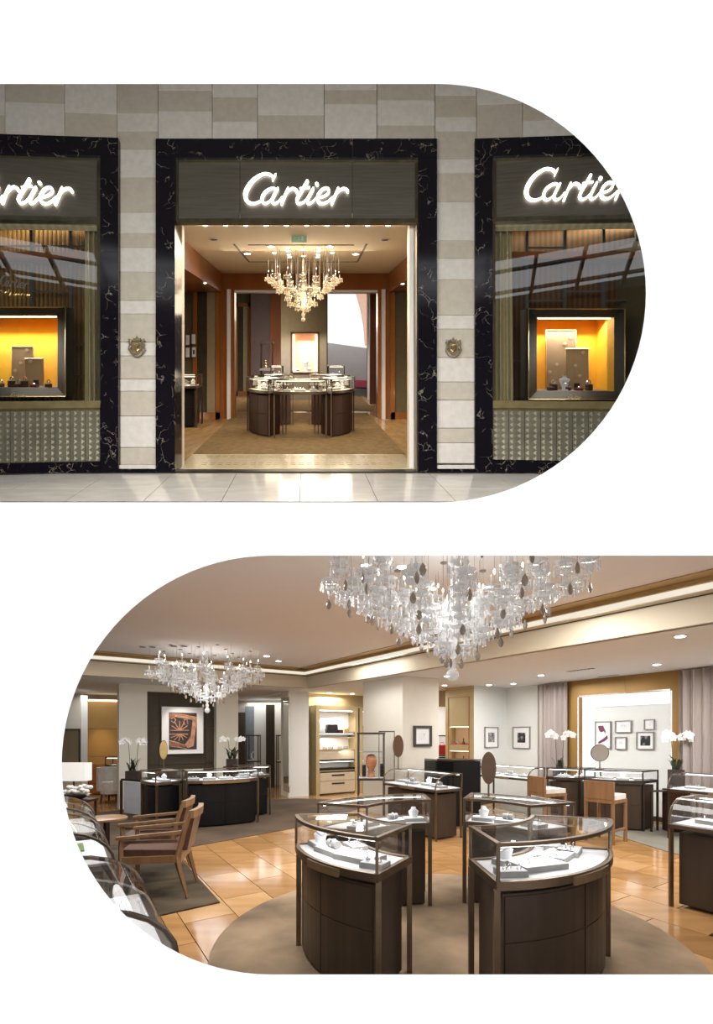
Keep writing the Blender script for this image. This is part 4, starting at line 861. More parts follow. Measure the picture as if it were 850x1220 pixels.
# ---- ceilings
m = MB()
c1 = G(365, 803.5, 3.06) if False else Vector((-.125*0+(365-CX)/F*(F*1.46/71.5), F*1.46/71.5, 0))
cor = fa(366)          # corner where both cove lines meet, on the fascia plane
cor = Vector((( 366-CX)/F*11.95, 11.95, 0))
rgt = fa(930); lft = cor-LV*9.5
# raised ceiling slab
big = [cor+LU*.0, cor-LV*10, cor-LV*10-LU*9.0, Vector((-6, 3.35, 0)), Vector((5.2, 3.35, 0)), rgt+Vector((.4,-.2,0))]
big = [Vector((p.x, max(p.y, 3.35), 0)) for p in [cor, cor-LV*10.5, Vector((-9, 3.35, 0)), Vector((6, 3.35, 0)), fa(1040)]]
prismz(m, big, ZC, ZC+.03); struct(m.build('ceiling', M['ceil']))
# sloping lining between the two openings
m = MB(); m.add([(-9,1.63,2.262),(7,1.63,2.262),(7,3.36,3.06),(-9,3.36,3.06),(-9,1.63,2.29),(7,1.63,2.29),(7,3.36,3.15),(-9,3.36,3.15)], [(0,1,2,3),(4,7,6,5),(0,4,5,1),(1,5,6,2),(2,6,7,3),(3,7,4,0)]); struct(m.build('trim_1', M['ceil2']))
# cove: gold recess, lit ledge, soffit, fascia
NR = LV          # away from the raised ceiling on the right side
NB = LU          # away from it at the back
def cove(a, b, n, tag_, over=0.0):
    r = sroot('cove_'+tag_, onv(a, b, .5)+Vector((0,0,2.98)))
    e = (b-a).normalized()
    for nm_, o0, o1, z0, z1, k in (('recess', -.42, -.36, 3.02, 3.12, 'troughg'), ('recess_floor', -.40, -.10, 3.075, 3.085, 'troughg'), ('ledge', -.20, -.0, 3.03, 3.05, 'lit'), ('soffit', -.2, .12, 2.99, 3.03, 'fascia'), ('fascia', .0, .1, 2.70, 2.985, 'fascia')):
        m = MB(); p = [a+n*o0, b+n*o0, b+n*o1, a+n*o1]; prismz(m, p, z0, z1) if nm_ != 'recess' else None
        if nm_ == 'recess': continue
        m.build(nm_, M[k], r)
    return r
def cove2(a, b, n, tag_, mdark):
    r = sroot('cove_'+tag_, onv(a, b, .5)+Vector((0,0,2.98)))
    def q(name, o0, o1, z0, z1, k, s=0.0):
        m = MB(); prismz(m, [a+n*o0, b+n*o0, b+n*o1, a+n*o1], z0, z1); m.build(name, M[k], r)
    q('gold_band', -.30, -.27, 3.03, 3.13, 'troughg') if mdark else None
    # vertical faces stepping down from the raised ceiling towards the fascia
    q('gold_face', -.16, -.10, 3.06, 3.12, 'troughg')
    q('gold_soffit', -.36, -.10, 3.108, 3.118, 'troughg')
    q('lit_face', -.12, -.08, 2.995, 3.06, 'lit')
    q('soffit', -.12, .10, 2.985, 3.0, 'fascia')
    q('shadow_gap', -.005, .0, 2.972, 2.986, 'pframed')
    q('fascia', .0, .10, 2.70, 2.974, 'fasciac' if not mdark else 'fascia')
    return r
M['fasciac'] = M['fascia']
cove2(cor, fa(1040), NR, 'right', False); cove2(cor-LV*10.5, cor+LV*.0, NB, 'back', False)
# lower ceilings
e = cor+LV*.08
m = MB(); P = [cor+LV*.06, fa(1040)+LV*.06, rw(1040)+LV*1.2, rw(604)+LV*1.2+LU*6, cor+LU*6]; prismz(m, P, ZL, ZL+.06); struct(m.build('ceiling_low_right', M['ceil2']))
m = MB(); P = [cor+LU*.06, cor+LU*6.2, cor-LV*12+LU*6.2, cor-LV*12+LU*.06]; prismz(m, P, ZL, ZL+.05); struct(m.build('ceiling_low_back', M['ceil2']))
# ---- back wall: piers, header band, dark panelled recess
wb = sroot('wall_back', bw(220))
def seg(px0, px1, z0, z1, k, name='wall_panel', off=0.0, th=.12):
    m = MB(); wall_seg(m, bw(px0, off), bw(px1, off), z0, z1, th); return m.build(name, M[k], wb)
seg(142, 175.5, 0, 2.72, 'cream', 'pier', .1, .25); seg(258, 284, 0, 2.72, 'cream', 'pier', .1, .25)
seg(175, 259, 2.55, 2.72, 'cream', 'header', .1, .2)
for a, b in ((176, 189), (189.4, 245), (245.4, 258)):
    for z0, z1 in ((0, .9), (.908, 1.75), (1.758, 2.55)): seg(a, b, z0, z1, 'dolive', 'wall_panel', -.08, .06)
seg(175, 259, 0, 2.56, 'pframed', 'backing', -.16, .04)
seg(365, 520, 0, 2.72, 'goldp', 'wall_panel', 0, .1)
# ---- mirrored column at the corner
cl = sroot('column_mirror', G(352, 948))
P = [G(344, 950), G(368, 948.5), G(368, 948.5)+LU*.5, G(337, 947)+LU*.1, G(337, 946.5)]
m = MB(); prismz(m, P, 0, 2.75); m.build('shaft', M['wallw'], cl)
# slim mirror on the chamfered left face
a_, b_ = G(338, 947.5), G(345, 950.2); nrm = Vector(((b_-a_).y, -(b_-a_).x, 0)).normalized()*.02
m = MB(); prismz(m, [a_, b_, b_+nrm, a_+nrm], .12, 2.55); m.build('mirror_panel', M['mirror'], cl)
m = MB(); prismz(m, [a_-(b_-a_)*.25, a_+(b_-a_)*.02, a_+(b_-a_)*.02+nrm*1.6, a_-(b_-a_)*.25+nrm*1.6], .0, 2.7); prismz(m, [a_, b_, b_+nrm*1.4, a_+nrm*1.4], 2.55, 2.7); prismz(m, [a_, b_, b_+nrm*1.4, a_+nrm*1.4], 0, .12); m.build('mirror_frame', M['cream'], cl)
# ---- big column in the middle
c2 = sroot('column_middle', G(480, 972))
k0 = Vector((( 480-CX)/F*9.45, 9.45, 0)); kl = Vector(((448-CX)/F*10.2, 10.2, 0)); kr = Vector(((523-CX)/F*9.9, 9.9, 0))
m = MB(); prismz(m, [k0, kr, kr+LU*.6, kl+LU*.5, kl], 0, 3.0); m.build('shaft', M['cream'], c2)
# ---- right end of the low-ceilinged bay: gold display panel, white corner walls
g0 = Vector(((531-CX)/F*11.9, 11.9, 0)); g1 = Vector(((565-CX)/F*11.3, 11.3, 0))
w2 = rw(604)
m = MB(); wall_seg(m, g1, w2, 0, 2.72, .1); struct(m.build('wall_corner', M['wallw']))
m = MB(); wall_seg(m, rw(604), rw(676), 0, 2.72, .1); wall_seg(m, rw(808), rw(1040), 0, 2.72, .1); struct(m.build('wall_right', M['wallw']))
m = MB(); wall_seg(m, rw(604, .012), rw(676, .012), 0, .10, .015); wall_seg(m, g1+(w2-g1).normalized()*.0, w2-LU*.0, 0, .1, -.015); struct(m.build('baseboard_right', M['pframed']))
# gold portal with bright reveal and pale recessed wall
gp = sroot('wall_gold_portal', rw(742))
def gseg(px0, px1, z0, z1, k, name, off=0.0, th=.12):
    m = MB(); wall_seg(m, rw(px0, off), rw(px1, off), z0, z1, th); return m.build(name, M[k], gp)
gseg(676, 690, 0, 2.70, 'goldw', 'gold_panel', .05); gseg(799, 810, 0, 2.70, 'goldw', 'gold_panel', .05)
gseg(690, 745, 2.36, 2.70, 'goldw', 'gold_panel', .05); gseg(745.3, 799, 2.36, 2.70, 'goldw', 'gold_panel', .05)
a, b = rw(690, .05), rw(799, .05); dp = LV*.42
m = MB(); prismz(m, [a, a+dp, a+dp+(b-a).normalized()*-.03, a+(b-a).normalized()*-.03], 0, 2.36); m.build('lit_reveal', M['litw'], gp)
m = MB(); prismz(m, [b, b+dp, b+dp+(b-a).normalized()*.03, b+(b-a).normalized()*.03], 0, 2.36); m.build('lit_reveal', M['litw'], gp)
m = MB(); prismz(m, [a, b, b+dp, a+dp], 2.36, 2.39); m.build('lit_reveal', M['litw'], gp)
m = MB(); u_ = (b-a).normalized(); prismz(m, [a+dp-u_*.1, b+dp+u_*.1, b+dp*1.2+u_*.1, a+dp*1.2-u_*.1], 0, 2.45); m.build('recess_wall', M['wallw'], gp)
for q0, q1 in ((a+u_*.0, a+u_*.12), (b-u_*.12, b)):
    m = MB(); prismz(m, [q0+dp*.86, q1+dp*.86, q1+dp*.9, q0+dp*.9], 0, 2.34); m.build('light_panel', M['litw'], gp)
m = MB(); prismz(m, [a+dp*.86, b+dp*.86, b+dp*.9, a+dp*.9], 2.16, 2.35); m.build('light_panel', M['litw'], gp)
m = MB(); prismz(m, [a+dp*.80, b+dp*.80, b+dp*.84, a+dp*.84], 0, .09); m.build('skirting', M['pframed'], gp)
def on_recess(px):       # point on the recessed wall
    o = rw(742, .05)+dp*.985; k = (px-CX)/F; s = (k*o.y-o.x)/(-LU.x+k*LU.y); return o-LU*s
# enclosing walls out of view
m = MB(); m.box(-10.6, -10.5, 1.7, 18, 0, 3.2); struct(m.build('wall_left', M['cream']))
m = MB(); m.box(8.2, 8.3, 1.7, 14, 0, 3.2); struct(m.build('wall_far_right', M['cream']))
m = MB(); m.box(-10.5, -3.6, 1.62, 1.68, 0, 2.4); m.box(3.6, 8.2, 1.62, 1.68, 0, 2.4); struct(m.build('wall_near', M['cream']))
m = MB(); m.box(-9, 4, 17.6, 17.7, 0, 2.75); struct(m.build('wall_far', M['cream']))
# ---- curtains
def curtain(label, px0, px1, n, off=.14, amp=.075, z1=2.68):
    a, b = rw(px0, off), rw(px1, off); d = b-a; k = n*8; P = []
    for i in range(k+1):
        f = i/k; P.append(a+d*f+LV*amp*math.sin(f*n*2*math.pi)*(.7+.3*math.sin(i*1.7)))
    Q = [p+LV*.012 for p in P]; m = MB()
    for z0, z1_ in ((.02, 1.3), (1.3, z1)): m.strip(zz(P, z0), zz(Q, z0), zz(Q, z1_), zz(P, z1_))
    o = m.build('curtain', M['curt'], smooth=True); tag(o, label, 'curtain'); return o
curtain('grey mauve floor-length curtain between the white corner and the gold portal', 641, 676, 6)
curtain('grey mauve floor-length curtain beyond the gold portal at the right edge', 809, 1000, 14)
# ---- rugs and carpets
def flat(label, pts, k, th=.014, name='rug', cat='rug', z=.001):
    m = MB(); prismz(m, pts, z, z+th); return tag(m.build(name, M[k]), label, cat)
CR = (.60, 3.96)
flat('large round mottled tan rug under the ring of four glass cases', [Vector((CR[0]+1.78*math.cos(math.radians(k*5)), CR[1]+1.78*math.sin(math.radians(k*5)), 0)) for k in range(72)], 'rugR')
flat('dark olive rug under the two oak armchairs', [G(262,1076), G(212,1020), G(211,1013), G(60,1005), G(30,1130), G(190,1092)], 'rugD', z=.001)
flat('dark brown carpet under the black counters at the back', [G(211,1012.5), G(350,987), G(420,966), G(455,955), G(355,951.5), G(205,958.5), G(60,975), G(60,1004)], 'rugB', .008)
flat('grey green carpet strip along the white and gold wall', [G(590,962), G(700,985), G(795,1015), G(900,1040), rw(1000,.05), rw(640,.05), rw(606,.05)], 'rugG', .008)
# ---- rooms behind the back wall
br = sroot('wall_back_room', bw(120)+LU*3)
def bp(px, Y): return Vector(((px-CX)/F*Y, Y, 0))
def bseg(px0, Y0, px1, Y1, z0, z1, k, name='wall_panel', th=.08):
    m = MB(); wall_seg(m, bp(px0, Y0), bp(px1, Y1), z0, z1, th); return m.build(name, M[k], br)
bseg(60, 13.4, 97, 13.4, 0, 2.7, 'cream'); bseg(97, 12.6, 104.5, 12.7, 0, 2.58, 'wallw', 'pillar')
for z0, z1 in ((0, .5), (.51, 1.0), (1.01, 1.75), (1.76, 2.56)): bseg(104.5, 13.6, 141, 13.9, z0, z1, 'goldw', 'gold_panel')
bseg(103, 13.75, 143, 14.05, 0, 2.56, 'woodfr', 'backing', .04)
bseg(60, 13.9, 145, 14.2, 2.56, 2.72, 'cream', 'header')
m = MB(); wall_seg(m, bp(105, 13.52), bp(140, 13.8), 2.50, 2.54, .04); m.build('light_strip', M['ledw'], br)
bseg(283, 16.0, 292, 16.0, 0, 2.3, 'dolive'); bseg(292, 16.1, 303, 16.1, 0, 2.5, 'blue'); bseg(303, 15.6, 317, 15.6, 0, 2.55, 'wallw'); bseg(317, 15.2, 327, 15.2, 0, 2.5, 'dolive'); bseg(327, 15.8, 345, 15.8, 0, 2.55, 'cream'); bseg(280, 16.3, 345, 16.3, 2.3, 2.72, 'cream', 'header')
lamp('picture_light', 'SPOT', bp(118, 13.1)+Vector((0,0,2.5)), 90, (1,.72,.38), .03, target=bp(121, 13.7)+Vector((0,0,.9)), spot=.8)
lamp('picture_light', 'SPOT', bw(220, .9)+Vector((0,0,2.65)), 60, (1,.9,.8), .03, target=bw(218, 0)+Vector((0,0,1.6)), spot=1.0)
# ---- low drawers and panels against the gold wall of the back room
t = thing('drawer_chest', 'low timber drawer chest against the gold wall in the far-left room', 'chest', bp(115, 13.2))
for k in range(3): m = MB(); a, b = bp(104, 13.2), bp(124, 13.3); wall_seg(m, a, b, .05+k*.26, .30+k*.26, .3); m.build('drawer', M['woodfr'], t)
# ================================================================== showroom furniture
def ring_at(label, c, r0, r1, a0, a1, **k):
    fr = arc(c, r1, a0, a1, 14); bk = arc(c, r0, a0, a1, 14); t, cen, zd = case('display_case', label, fr, bk, **k); return t, fr, bk, zd
t, fr, bk, zd = ring_at('wedge-shaped glass case at the near left of the round rug', CR, .66, 1.17, 188, 242, panels=2, lamp_w=11, handle=(.42, .74))
trays_on(fr, bk, zd, [(.12,.35,.20,.13,.2,'neck'),(.36,.42,.26,.17,.15,'cuff'),(.66,.50,.30,.20,.1,'rings'),(.88,.34,.16,.12,.1,'rings'),(.30,.78,.2,.12,0,'rings')], 'near left wedge case', 'trays in the near left wedge case')
t, fr, bk, zd = ring_at('wedge-shaped glass case at the near right of the round rug', CR, .64, 1.19, 275, 343, panels=2, lamp_w=12, handle=(.36, .66))
trays_on(fr, bk, zd, [(.12,.30,.17,.12,-.1,'rings'),(.34,.45,.32,.20,-.1,'rings'),(.62,.55,.26,.18,.1,'rings'),(.80,.50,.22,.15,0,'rings'),(.88,.72,.14,.12,.1,'rings'),(.22,.72,.15,.10,.2,'neck')], 'near right wedge case', 'trays in the near right wedge case')
t, fr, bk, zd = ring_at('wedge-shaped glass case at the back left of the round rug', CR, .68, 1.16, 92, 156, panels=3, lamp_w=9, handle=False)
trays_on(fr, bk, zd, [(.15,.6,.2,.13,0,'neck'),(.4,.7,.22,.13,.1,'cuff'),(.68,.6,.2,.14,0,'rings'),(.88,.7,.16,.12,0,'rings')], 'back left wedge case', 'trays in the back left wedge case')
t, fr, bk, zd = ring_at('wedge-shaped glass case at the back right of the round rug', CR, .82, 1.33, 22, 70, panels=3, lamp_w=9, handle=False)
trays_on(fr, bk, zd, [(.2,.6,.2,.13,0,'rings'),(.5,.65,.22,.14,.1,'cuff'),(.8,.6,.2,.14,0,'neck')], 'back right wedge case', 'trays in the back right wedge case')

# cases with an arched glass profile: o = front bottom corner of the near end, ex = along the length, ey = towards the back
def arched(label, o, ex, ey, L, Dp, zd=.78, top=1.0, body=True, lamp_w=9, ends=(True, True), mid=1, bodyk='walnut2', gr=.24, trays=0, tlabel='', group='', tsty=('rings','cuff','neck'), frame='bronze', bulge=0.0):
    o = Vector((o[0], o[1], 0)); ex, ey = Vector(ex).normalized(), Vector(ey).normalized(); c = o+ex*L/2+ey*Dp/2
    t = thing('arched_case', label, 'display case', c)
    def pr(y, z): return ey*y+Vector((0,0,z))
    prof = [(gr*(1-math.cos(q*math.pi/12))*1.0, zd+(top-zd)*math.sin(q*math.pi/12)) for q in range(7)]+[(Dp, top)]
    rim = .05
    m = MB(); prismz(m, [o, o+ex*L, o+ex*L+ey*Dp, o+ey*Dp], zd-rim, zd-.014); m.build('lower_rim', M[frame], t)
    m = MB(); g = .03; prismz(m, [o+ex*g+ey*g, o+ex*(L-g)+ey*g, o+ex*(L-g)+ey*(Dp-g), o+ex*g+ey*(Dp-g)], zd-.014, zd-.004); m.build('deck', M['pad'], t)
    for x in [0.012, L-.012]+[L*(i+1)/(mid+1) for i in range(mid)]:
        end = x < .02 or x > L-.02; m = MB(); m.tube([o+ex*x+pr(y, z-.01) for y, z in prof]+([o+ex*x+pr(Dp-.01, zd)] if end else []), .012 if end else .005, 6); m.build('arched_frame' if end else 'glass_joint', M[frame] if end else M['pframe'], t, True)
    m = MB(); P = [o+pr(y, z) for y, z in prof]; Q = [o+pr(y+.005, z-.006) for y, z in prof]; m.strip(P, Q, [v+ex*L for v in Q], [v+ex*L for v in P]); m.build('curved_pane', M['glass'], t, True)
    for x in (.006, L-.012):
        m = MB(); pl = [o+ex*x+pr(y, z-.008) for y, z in prof]+[o+ex*x+pr(Dp, zd)]; m.prism(pl, ex*.005); m.build('end_pane', M['glass'], t)
    m = MB(); m.bar(o+ex*.0+pr(Dp-.01, top-.01), o+ex*L+pr(Dp-.01, top-.01), .02, .02); m.build('back_rail', M[frame], t)
    m = MB(); m.bar(o+ex*.05+pr(Dp-.03, top-.028), o+ex*(L-.05)+pr(Dp-.03, top-.028), .012, .01); m.build('light_strip', M['led'], t)
    for x in (.02, L-.02):
        for y in (.02, Dp-.02):
            p = o+ex*x+ey*y; m = MB(); m.box(p.x-.016, p.x+.016, p.y-.016, p.y+.016, 0, zd-rim); m.build('leg', M[frame], t)
    if body:
        m = MB(); g = .07; prismz(m, [o+ex*g+ey*g, o+ex*(L-g)+ey*g, o+ex*(L-g)+ey*(Dp-g), o+ex*g+ey*(Dp-g)], .03, zd-rim-.04); m.build('cabinet', M[bodyk], t)
        n = 3
        for k in range(n):
            x0, x1 = g+(L-2*g)*(k+.01)/n, g+(L-2*g)*(k+.99)/n; m = MB(); prismz(m, [o+ex*x0+ey*(g-.008), o+ex*x1+ey*(g-.008), o+ex*x1+ey*g, o+ex*x0+ey*g], .04, zd-rim-.05); m.build('panel', M[bodyk], t)
    m = MB(); x0, x1 = L*.36, L*.64; prismz(m, [o+ex*x0-ey*.012, o+ex*x1-ey*.012, o+ex*x1, o+ex*x0], zd-rim-.005, zd-.02); m.build('pull_plate', M['handle'], t)
    if lamp_w: lamp('case_lamp', 'AREA', c+ey*.05+Vector((0,0,top-.04)), lamp_w*.2, (1,.98,.96), L*.8, Dp*.5, target=c+Vector((0,0,zd)))
    rz = math.atan2(ex.y, ex.x); items = []
    for k in range(trays):
        p = o+ex*(L*(k+.6)/(trays+.2))+ey*(Dp*(.45+.12*(k % 2))); items.append(((p.x, p.y), zd-.004, rz+.06*(k-1), .24, .15, tsty[k % len(tsty)]))
    trays_at(items, tlabel, group)
    return t
nLU, nLV = -LU, -LV
arched('arched glass case with brown body right of centre behind the round rug ring', (.99, 7.48), LU, LV, 1.45, .56, trays=4, tlabel='arched case behind the rug ring', group='trays in the middle arched case', tsty=('cuff','neck','cuff','rings'))
arched('arched glass case cut off by the right edge, nearer one', (2.79, 4.70), nLU, LV, 1.5, .58, trays=3, tlabel='near arched right-edge case', group='trays, near right-edge case')
arched('arched glass case cut off by the right edge, farther one', (4.57, 7.72), nLU, LV, 1.6, .55, trays=3, tlabel='far arched right-edge case', group='trays, far right-edge case', frame='bronzed', body=False)
# three seated-height arched cases along the left edge
ll = [((-.735, 1.93), 'arched glass case nearest the camera at the lower left rim', 'nearest left-edge arched case', 'trays in nearest left case'), ((-1.70, 3.36), 'arched glass case in front of the oak armchairs', 'arched case facing the armchairs', 'trays in second left case'), ((-2.36, 4.42), 'arched glass case behind the one facing the armchairs', 'third left-edge arched case', 'trays in third left case')]
for (p, lb, tl_, gg) in ll:
    arched(lb, p, LU, nLV, .95, .78, zd=.75, top=.985, trays=2, tlabel=tl_, group=gg, gr=.34, lamp_w=7, tsty=('rings','rings'), frame='bronzed', bodyk='walnut')
m = MB(); c = Vector((-2.66, 5.10, 0)); t = thing('side_table', 'small round-ended oak tabletop between the arched cases and the armchairs', 'table', c)
m.lathe([(.185,.735),(.195,.74),(.195,.757),(.185,.762)], c, 24); m.build('tabletop', M['oak'], t, True); m = MB(); m.lathe([(.03,.02),(.03,.735)], c, 10); m.build('stem', M['bronzed'], t); m = MB(); m.lathe([(.13,0),(.13,.02)], c, 20); m.build('foot', M['bronzed'], t)
# green slips in the armchair case
for k, (x, y) in enumerate(((.25, .22), (.62, .2))):
    p = Vector((-1.70, 3.36, 0))+LU*x+nLV*y; m = MB(); m.obox(p+Vector((0,0,.752)), LU*.15, LV*.04, Vector((0,0,.004))); tag(m.build('green_card', M['green']), ['green slip under the nearer white tray facing the armchairs', 'green slip under the farther white tray facing the armchairs'][k], 'card')
# ---- counters at the back right
t, c, zd = case('counter_case', 'bow-fronted glass counter before the gold portal, nearer one', (f_ := bowed((3.72, 8.72), (4.50, 8.25), .10)), (b_ := [p+LV*.5 for p in bowed((3.72, 8.72), (4.50, 8.25), 0)]), top=1.0, gh=.16, body='walnut2', frame='bronzed', lamp_w=9, handle=False, legw=.028)
trays_on(f_, b_, zd, [(.25,.5,.22,.14,0,'rings'),(.55,.45,.2,.14,0,'neck'),(.82,.5,.2,.14,0,'rings')], 'counter before the gold portal', 'trays, nearer portal counter')
f_ = bowed((3.22, 9.15), (3.70, 8.85), .08); b_ = [p+LV*.5 for p in bowed((3.22, 9.15), (3.70, 8.85), 0)]
t, c, zd = case('counter_case', 'bow-fronted glass counter before the left curtain, farther one', f_, b_, top=1.0, gh=.16, body='walnut2', frame='bronzed', lamp_w=7, handle=False, legw=.028)
trays_on(f_, b_, zd, [(.3,.5,.2,.14,0,'rings'),(.75,.5,.16,.14,0,'rings')], 'counter before the curtain', 'trays, curtain counter')
# white-topped corner counter with arched end
arched('slim arched glass counter on legs in the white corner', (2.96, 9.35), LU, LV, 1.35, .5, zd=.78, top=.97, body=False, trays=3, tlabel='white corner counter', group='trays, white corner counter', frame='bronzed', lamp_w=10)
# small dark side table at the right
c = bp(791, 8.35); t = thing('side_table', 'small black side table on thin legs before the right curtain', 'table', c)
for dx in (-.1, .3):
    for dy in (-.2, .0): p = c+Vector((dx, 0, 0))+LV*dy; m = MB(); m.box(p.x-.014, p.x+.014, p.y-.014, p.y+.014, 0, .66); m.build('leg', M['bronzed'], t)
m = MB(); p = c+Vector((-.12,-.02,0))-LV*.22; prismz(m, [p, p+Vector((.44,0,0)), p+Vector((.44,0,0))+LV*.26, p+LV*.26], .66, .685); m.build('tabletop', M['bronzed'], t)
# ---- tall black cabinet in the middle
c = bp(548, 8.75); t = thing('black_cabinet', 'tall plain black cabinet behind the arched case', 'cabinet', c)
A, B, C_ = bp(522, 9.2), bp(541, 8.75), bp(573, 8.9)
m = MB(); prismz(m, [A, B, B+LU*.5, A+LU*.4], 0, 1.12); m.build('side_block', M['black'], t)
m = MB(); prismz(m, [B, C_, C_+LU*.45, B+LU*.45], 0, 1.13); m.build('front_block', M['black'], t)
m = MB(); prismz(m, [A+Vector((0,-.02,0)), B+Vector((0,-.02,0)), B+LU*.5, A+LU*.4], 1.125, 1.145); prismz(m, [B+Vector((0,-.02,0)), C_+Vector((.01,-.02,0)), C_+LU*.46, B+LU*.46], 1.14, 1.16); m.build('top_board', M['bronzed'], t)
# ---- round mirrors on stands
def stand_mirror(label, c, r, h, k, sx=1.0, face=(-.3,-1,0), base=.07):
    c = Vector(c); t = thing('table_mirror', label, 'mirror', c); f = Vector(face).normalized(); s = f.cross(Vector((0,0,1))).normalized()*sx
    m = MB(); m.lathe([(base,0),(base,.008),(.012,.014),(.009,.03),(.009,h-r*.3)], c, 14); m.build('stand', M['bronze'], t, True)
    ce = c+Vector((0,0,h)); m = MB(); P = [ce+s*r*math.cos(q)+Vector((0,0,r*math.sin(q))) for q in [i*2*math.pi/28 for i in range(28)]]; m.prism([p-f*.012 for p in P], f*.02); m.build('rim', M['bronze'], t)
    P = [ce+(p-ce)*.93 for p in P]; m = MB(); m.prism([p+f*.008 for p in P], f*.004); m.build('mirror_face', M[k], t)
    return t
stand_mirror('large round bronze mirror standing on the back right wedge case', (1.14, 4.80, 1.0), .155, .28, 'bronzem', .46, (-.3,-1,0))
M_ = stand_mirror('small dark oval mirror standing on the middle arched case', (.50, 8.62, 1.0), .19, .40, 'bronzem', .5, (.3,-1,0))
stand_mirror('small pale round mirror on the nearer portal counter', (bp(715, 8.75)).to_tuple()[:2]+(1.0,), .15, .28, 'mirrorw', 1.0, (-.2,-1,0))
stand_mirror('gold oval mirror standing on the black counter at the left', (bp(195, 8.75)).to_tuple()[:2]+(1.0,), .17, .33, 'gold', .4, (.4,-1,0))
# ---- framed pictures
M['copperd'] = mat('dark_copper_print', (.33,.15,.09), (.22,.09,.055), .5)
def picture(label, a, b, z0, z1, n, fk='pframe', pk='print', mw=.25, fw=.018, extra=None, pz=None):
    a, b = Vector(a), Vector(b); e = (b-a).normalized(); n = Vector(n).normalized(); c = (a+b)/2; c.z = z0
    t = thing('framed_picture', label, 'picture', c)
    up = Vector((0,0,1)); w = (b-a).length
    def board(name, x0, x1, q0, q1, d0, d1, k):
        m = MB(); p = Vector((a.x, a.y, 0)); P = [p+e*x0+up*q0+n*d0, p+e*x1+up*q0+n*d0, p+e*x1+up*q1+n*d0, p+e*x0+up*q1+n*d0]; m.prism(P, n*(d1-d0)); return m.build(name, M[k], t)
    board('frame_bar', 0, w, z1-fw, z1, 0, .035, fk); board('frame_bar', 0, w, z0, z0+fw, 0, .035, fk); board('frame_bar', 0, fw, z0+fw, z1-fw, 0, .035, fk); board('frame_bar', w-fw, w, z0+fw, z1-fw, 0, .035, fk)
    board('mount', fw, w-fw, z0+fw, z1-fw, 0, .015, 'mount')
    h = z1-z0
    if pk: board('print', w*mw, w*(1-mw), z0+h*mw, z1-h*mw, .015, .018, pk)
    def blob(pts, k, name='print_shape', d=.018):
        m = MB(); p = Vector((a.x, a.y, 0)); P = [p+e*(x*w)+up*(z0+(1-y)*h)+n*d for x, y in pts]; m.prism(P, n*.004); m.build(name, M[k], t)
    def stroke(pts, r, k, name='print_shape', d=.018):
        m = MB(); p = Vector((a.x, a.y, 0)); m.tube([p+e*(x*w)+up*(z0+(1-y)*h)+n*d for x, y in pts], r, 5); m.build(name, M[k], t, True)
    if extra: extra(blob, stroke, board, w, h, z0, z1)
    return t
def zof(p, py): return EZ+(CY-py)/F*p.y
nr = nLV; nb = nLU
# big bronze close-up print on the dark panel
a, b = bw(192.5, -.02), bw(242, -.02); z0, z1 = zof(a.lerp(b,.5), 898), zof(a.lerp(b,.5), 842.5)
def big(blob, stroke, board, w, h, z0, z1):
    blob([(.17,.12),(.84,.12),(.84,.91),(.17,.91)], 'printd', d=.016)
    blob([(.30,.14),(.84,.20),(.84,.30),(.74,.27),(.30,.21)], 'copper', d=.0205); blob([(.74,.27),(.84,.30),(.76,.84),(.62,.88),(.58,.84),(.68,.70)], 'copper', d=.0207); blob([(.18,.18),(.30,.14),(.30,.21),(.18,.26)], 'copperd', d=.0206); blob([(.18,.74),(.56,.80),(.58,.86),(.18,.82)], 'copperd', d=.0206)
    for x0, y0, x1, y1, r in ((.18,.16,.60,.18,.035),(.60,.18,.80,.30,.04),(.80,.32,.72,.62,.045),(.72,.62,.56,.82,.045),(.18,.72,.52,.82,.03),(.20,.84,.6,.90,.02)): stroke([(x0,y0),((x0+x1)/2+.01,(y0+y1)/2-.01),(x1,y1)], r*.55, 'copper')
    for k in range(7):
        q = k/6*math.pi; stroke([(.42,.50),(.42-.20*math.cos(q)*.6,.50-.10*math.sin(q)),(.42-.22*math.cos(q),.50-.20*math.sin(q))], .014, 'copper'); stroke([(.42,.58),(.42-.12*math.cos(q),.58+.08*math.sin(q)),(.40-.22*math.cos(q),.58+.15*math.sin(q))], .013, 'copper')
    stroke([(.22,.26),(.28,.22),(.33,.28),(.28,.34),(.22,.30)], .014, 'copper'); stroke([(.52,.28),(.60,.26),(.62,.36),(.54,.38),(.52,.30)], .014, 'copper')
picture('large white-framed bronze ornament print on the dark panelled wall', a, b, z0, z1, nb, 'mount', None, fw=.02, extra=big)
# picture on the middle column
a = k0.lerp(kr, .28); b = k0.lerp(kr, .78); nn = Vector(((kr-k0).y, -(kr-k0).x, 0))
picture('dark square frame with pale print on the middle column', a, b, zof(a, 889.5), zof(a, 864.5), nn, 'pframed', 'sketch', .33, .05)
# two portraits on the corner walls
nn = Vector(((w2-g1).y, -(w2-g1).x, 0)).normalized(); 
def on_line(o, d, px): k = (px-CX)/F; s = (k*o.y-o.x)/(d.x-k*d.y); return o+d*s
dd = (w2-g1).normalized(); a, b = on_line(g1, dd, 577), on_line(g1, dd, 593)
picture('silver framed grey portrait on the white wall left of the corner', a, b, zof(a, 891), zof(a, 866), nn, 'pframe', 'print', .27)
a, b = rw(612), rw(632.5)
picture('silver framed dark portrait on the white wall right of the corner', a, b, zof(a, 891.5), zof(a, 866), nr, 'pframe', 'printd2', .27)
